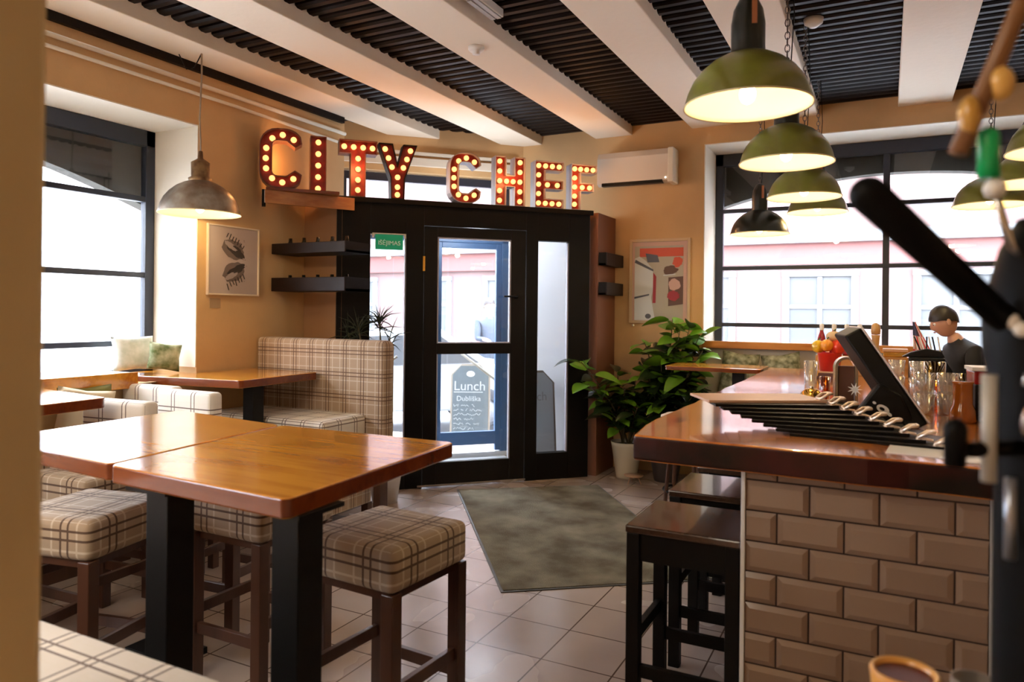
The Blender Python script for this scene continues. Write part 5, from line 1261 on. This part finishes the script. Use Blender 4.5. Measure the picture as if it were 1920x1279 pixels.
# chalkboards
def chalkboard(label, loc, rz, tilt, lines=True, slate=None):
    e = thing('chalkboard', label, 'chalkboard', loc, 0, rot=(tilt, 0, rz))
    w, h, c_ = 0.24, 0.95, 0.13
    def outline(m_): return [(-w+m_, m_), (w-m_, m_), (w-m_, h-c_), (w-c_+m_*.3, h-m_), (-w+c_-m_*.3, h-m_), (-w+m_, h-c_)]
    MB().prism(outline(0.0), 0.0, 0.03, M=Mx).build('board_frame', mat('pale_board_wood', (0.22, 0.19, 0.15), 0.6), e)
    MB().prism(outline(0.022), -0.004, 0.0, M=Mx).build('slate', slate or mat('chalk_slate', (0.075, 0.095, 0.105), 0.7), e)
    ck = mat('chalk_white', (0.30, 0.33, 0.34), 0.9)
    o = MB().prism(ell(0.0, h-0.12, 0.05, 0.035), -0.007, -0.004, M=Mx); o.build('hand_hole', mat('board_hole_white', (0.45, 0.47, 0.48), 0.9), e)
    if lines:
        text_mesh('chalk_text', 'Lunch', 0.16, ck, e, Matrix.Translation((-0.01, -0.005, h-0.27)) @ Matrix.Rotation(PI/2, 4, 'X'), 0.001)
        MB().box(-0.2, -0.006, h-0.345, 0.15, -0.004, h-0.335).build('chalk_rule', ck, e)
        text_mesh('chalk_text', 'Dubliška', 0.085, ck, e, Matrix.Translation((-0.02, -0.005, h-0.42)) @ Matrix.Rotation(PI/2, 4, 'X'), 0.001)
        rn = random.Random(8); sc_ = MB()
        for r_ in range(7):
            z_ = h-0.50-r_*0.055; x = -0.20; pts_ = []
            x1 = rn.uniform(0.02, 0.19)
            while x < x1:
                pts_.append((x, -0.006, z_+rn.uniform(-0.016, 0.018))); x += rn.uniform(0.007, 0.016)
                if rn.random() < 0.12 and len(pts_) > 2: sc_.tube(pts_, 0.0028, 4); pts_ = []; x += 0.02
            if len(pts_) > 2: sc_.tube(pts_, 0.0028, 4)
        sc_.build('chalk_handwriting', ck, e)
    else:
        text_mesh('chalk_text', 'Lunch', 0.13, ck, e, Matrix.Translation((-0.01, -0.005, h-0.27)) @ Matrix.Rotation(PI/2, 4, 'X'), 0.001)
    return e
chalkboard('pavement chalkboard headed Lunch, seen through the glazed door', (-4.42, 7.52, -0.13+0.1), R(27), R(-8))
chalkboard('chalkboard leaning sideways in the vestibule behind the right-hand pane', (-3.16, 6.72, 0.0), R(52), R(-5), False, mat('glare_slate', (0.42, 0.50, 0.54), 0.6))  # slate paled, glare put into its colour
point('vestibule_fill', (-3.55, 6.15, 2.35), 22, (0.85, 0.92, 1.0), 0.15)  # added fill to brighten the white vestibule wall; no lamp seen
# hand rails beside the outer door
def rail(label, pts_, m_):
    e = thing('handrail', label, 'handrail', (0, 0, 0)); p0 = Vector(pts_[0]); e.location = p0
    MB().tube([Vector(p)-p0 for p in pts_], 0.014, 8).build('rail', m_, e, smooth=True)
    MB().tube([Vector(pts_[-1])-p0, Vector((pts_[-1][0], pts_[-1][1], -0.13))-p0], 0.012, 8).build('post', m_, e, smooth=True)
M_RAILG = mat('painted_rail', (0.20, 0.17, 0.12), 0.5)
rail('slanted handrail crossing in front of the pavement chalkboard outside', ((-4.26, 6.90, 1.14), (-3.72, 7.06, 0.73), (-3.60, 7.13, 0.73)), M_RAILG)
rail('slanted handrail outside the left entrance pane', ((-4.75, 6.50, 1.05), (-4.98, 6.42, 0.86)), M_RAILG)

# ================================================================== FOREGROUND: SIDE COUNTER AND BEER TOWER
M_SIDE = mat('dark_counter', (0.02, 0.017, 0.015), 0.4)
e = thing('side_counter', 'dark side counter just below the picture edge carrying the black beer tower', 'counter', (0.45, 1.02, 0))
MB().box(-0.45, -0.32, 0.84, 0.45, 0.38, 0.88).build('worktop', M_SIDE, e, bevel=0.005)
MB().box(-0.42, -0.29, 0, 0.45, 0.35, 0.84).build('body', M_SIDE, e)
e = thing('beer_tower', 'out-of-focus black beer tower with tap handles at the right picture edge', 'beer tower', (0.205, 1.17, 0.88))
M_GLOSSBLK = mat('gloss_black', (0.004, 0.004, 0.0045), 0.5, spec=0.10)
T0 = Vector((0.205, 1.17, 0.88))
MB().lathe([(0.0, 0), (0.11, 0), (0.11, 0.02), (0.078, 0.04), (0.074, 0.10), (0.074, 0.56), (0.088, 0.62), (0.090, 0.68), (0.070, 0.76), (0.05, 0.80), (0.0, 0.805)], 36).build('column', M_GLOSSBLK, e, smooth=True)
def cap(o, a, b_, r0, r1, n=10):
    a, b_ = Vector(a)-T0, Vector(b_)-T0; d = b_-a; P = []; rr_ = []
    for i in range(5): t_ = PI/2*i/4; P.append(a+d.normalized()*(r0*(1-math.cos(t_)))); rr_.append(max(0.0008, r0*math.sin(t_)))
    P.append(b_); rr_.append(r1)
    return o.tube(P, rr_, 16)
cap(MB(), (-0.035, 0.995, 1.715), (0.135, 1.10, 1.545), 0.0235, 0.0175).build('tap_handle', M_GLOSSBLK, e, smooth=True)
cap(MB(), (0.112, 1.07, 1.785), (0.112, 1.07, 1.722), 0.0125, 0.0125).build('tap_handle', mat('green_handle', (0.0, 0.42, 0.12), 0.35, coat=0.3), e, smooth=True)
cap(MB(), (0.118, 1.07, 1.722), (0.120, 1.075, 1.70), 0.013, 0.011).build('handle_collar', M_WHITE, e, smooth=True)
MB().tube([Vector((0.12, 1.075, 1.70))-T0, Vector((0.14, 1.10, 1.64))-T0, Vector((0.19, 1.16, 1.60))-T0], 0.006, 8).build('handle_stem', M_STEEL, e, smooth=True)
MB().tube([Vector((0.116, 1.075, 1.478))-T0, Vector((0.116, 1.075, 1.345))-T0], 0.009, 12).build('sight_tube', mat('pale_tube', (0.45, 0.44, 0.40), 0.3), e, smooth=True)
cap(MB(), (0.078, 1.045, 1.425), (0.078, 1.045, 1.365), 0.014, 0.012).build('lever_grip', M_GLOSSBLK, e, smooth=True)
MB().tube([Vector((0.078, 1.05, 1.385))-T0, Vector((0.17, 1.12, 1.385))-T0], 0.010, 10).build('lever_arm', M_GLOSSBLK, e, smooth=True)
for i, p in enumerate(((0.150, 1.085, 1.535), (0.168, 1.075, 1.56), (0.140, 1.09, 1.545))):
    MB().sphere(Vector(p)-T0, 0.010, 14, 8).build('glint_dome', mat('glint_cream', (0.70, 0.66, 0.60), 0.3), e, smooth=True)  # pale domes stand in for specular glints on the black column
MB().sphere(Vector((0.175, 1.075, 1.42))-T0, 0.034, 20, 12, sc=(0.8, 0.5, 1.0)).build('badge', mat('warm_chrome', (0.65, 0.50, 0.42), 0.15, metal=1.0), e, smooth=True)
MB().tube([Vector((0.150, 1.075, 1.475))-T0, Vector((0.185, 1.07, 1.468))-T0], 0.009, 10).build('spout', M_STEEL, e, smooth=True)
MB().tube([Vector((0.140, 1.085, 1.35))-T0, Vector((0.140, 1.085, 1.25))-T0], 0.007, 10).build('drain_tube', mat('blue_grey_metal', (0.35, 0.38, 0.45), 0.3, metal=0.8), e, smooth=True)
e = thing('slanted_pole', 'blurred brown wooden pole slanting down from the ceiling at the top right corner', 'pole', (0.078, 1.05, 1.752))
MB().tube([(0, 0, 0), (0.07, 0.04, 0.19), (0.60, 0.34, 1.62)], [0.012, 0.011, 0.011], 10).build('pole', mat('brown_pole', (0.22, 0.10, 0.035), 0.4), e, smooth=True)
MB().sphere((0.012, 0.0, 0.045), 0.016, 14, 8, sc=(0.8, 0.8, 1.6)).build('amber_blob', mat('amber_blob', (0.55, 0.30, 0.06), 0.3, coat=0.3), e, smooth=True)
MB().sphere((0.045, 0.02, 0.085), 0.017, 14, 8, sc=(1, 1, 1.3)).build('amber_blob', mat('amber_lamp_blob', (0.75, 0.45, 0.12), 0.3, coat=0.3), e, smooth=True)  # glow of lit lamps behind, put into a solid amber blob
e = thing('sauce_cup', 'yellow-rimmed cup of dark red sauce at the bottom right edge', 'cup', (0.033, 1.350, 0.876))
MB().lathe([(0.0, 0.0), (0.035, 0.0), (0.047, 0.05), (0.052, 0.092), (0.049, 0.097), (0.043, 0.092), (0.042, 0.075)], 32).build('cup', mat('yellow_ceramic', (0.75, 0.36, 0.08), 0.3, coat=0.4), e, smooth=True)
MB().lathe([(0.0, 0.088), (0.0435, 0.088)], 28).build('sauce', mat('dark_red_sauce', (0.10, 0.002, 0.004), 0.25), e, smooth=True)
o = MB().lathe([(0.0, 0.0), (0.026, 0.0), (0.032, 0.125), (0.030, 0.125), (0.024, 0.004), (0.0, 0.004)], 28).build('steel_cup', mat('dull_steel', (0.30, 0.27, 0.24), 0.35, metal=0.8), smooth=True)
o.location = (0.125, 1.29, 0.88); tag(o, 'small dull steel cup beside the beer tower at the bottom edge', 'cup')
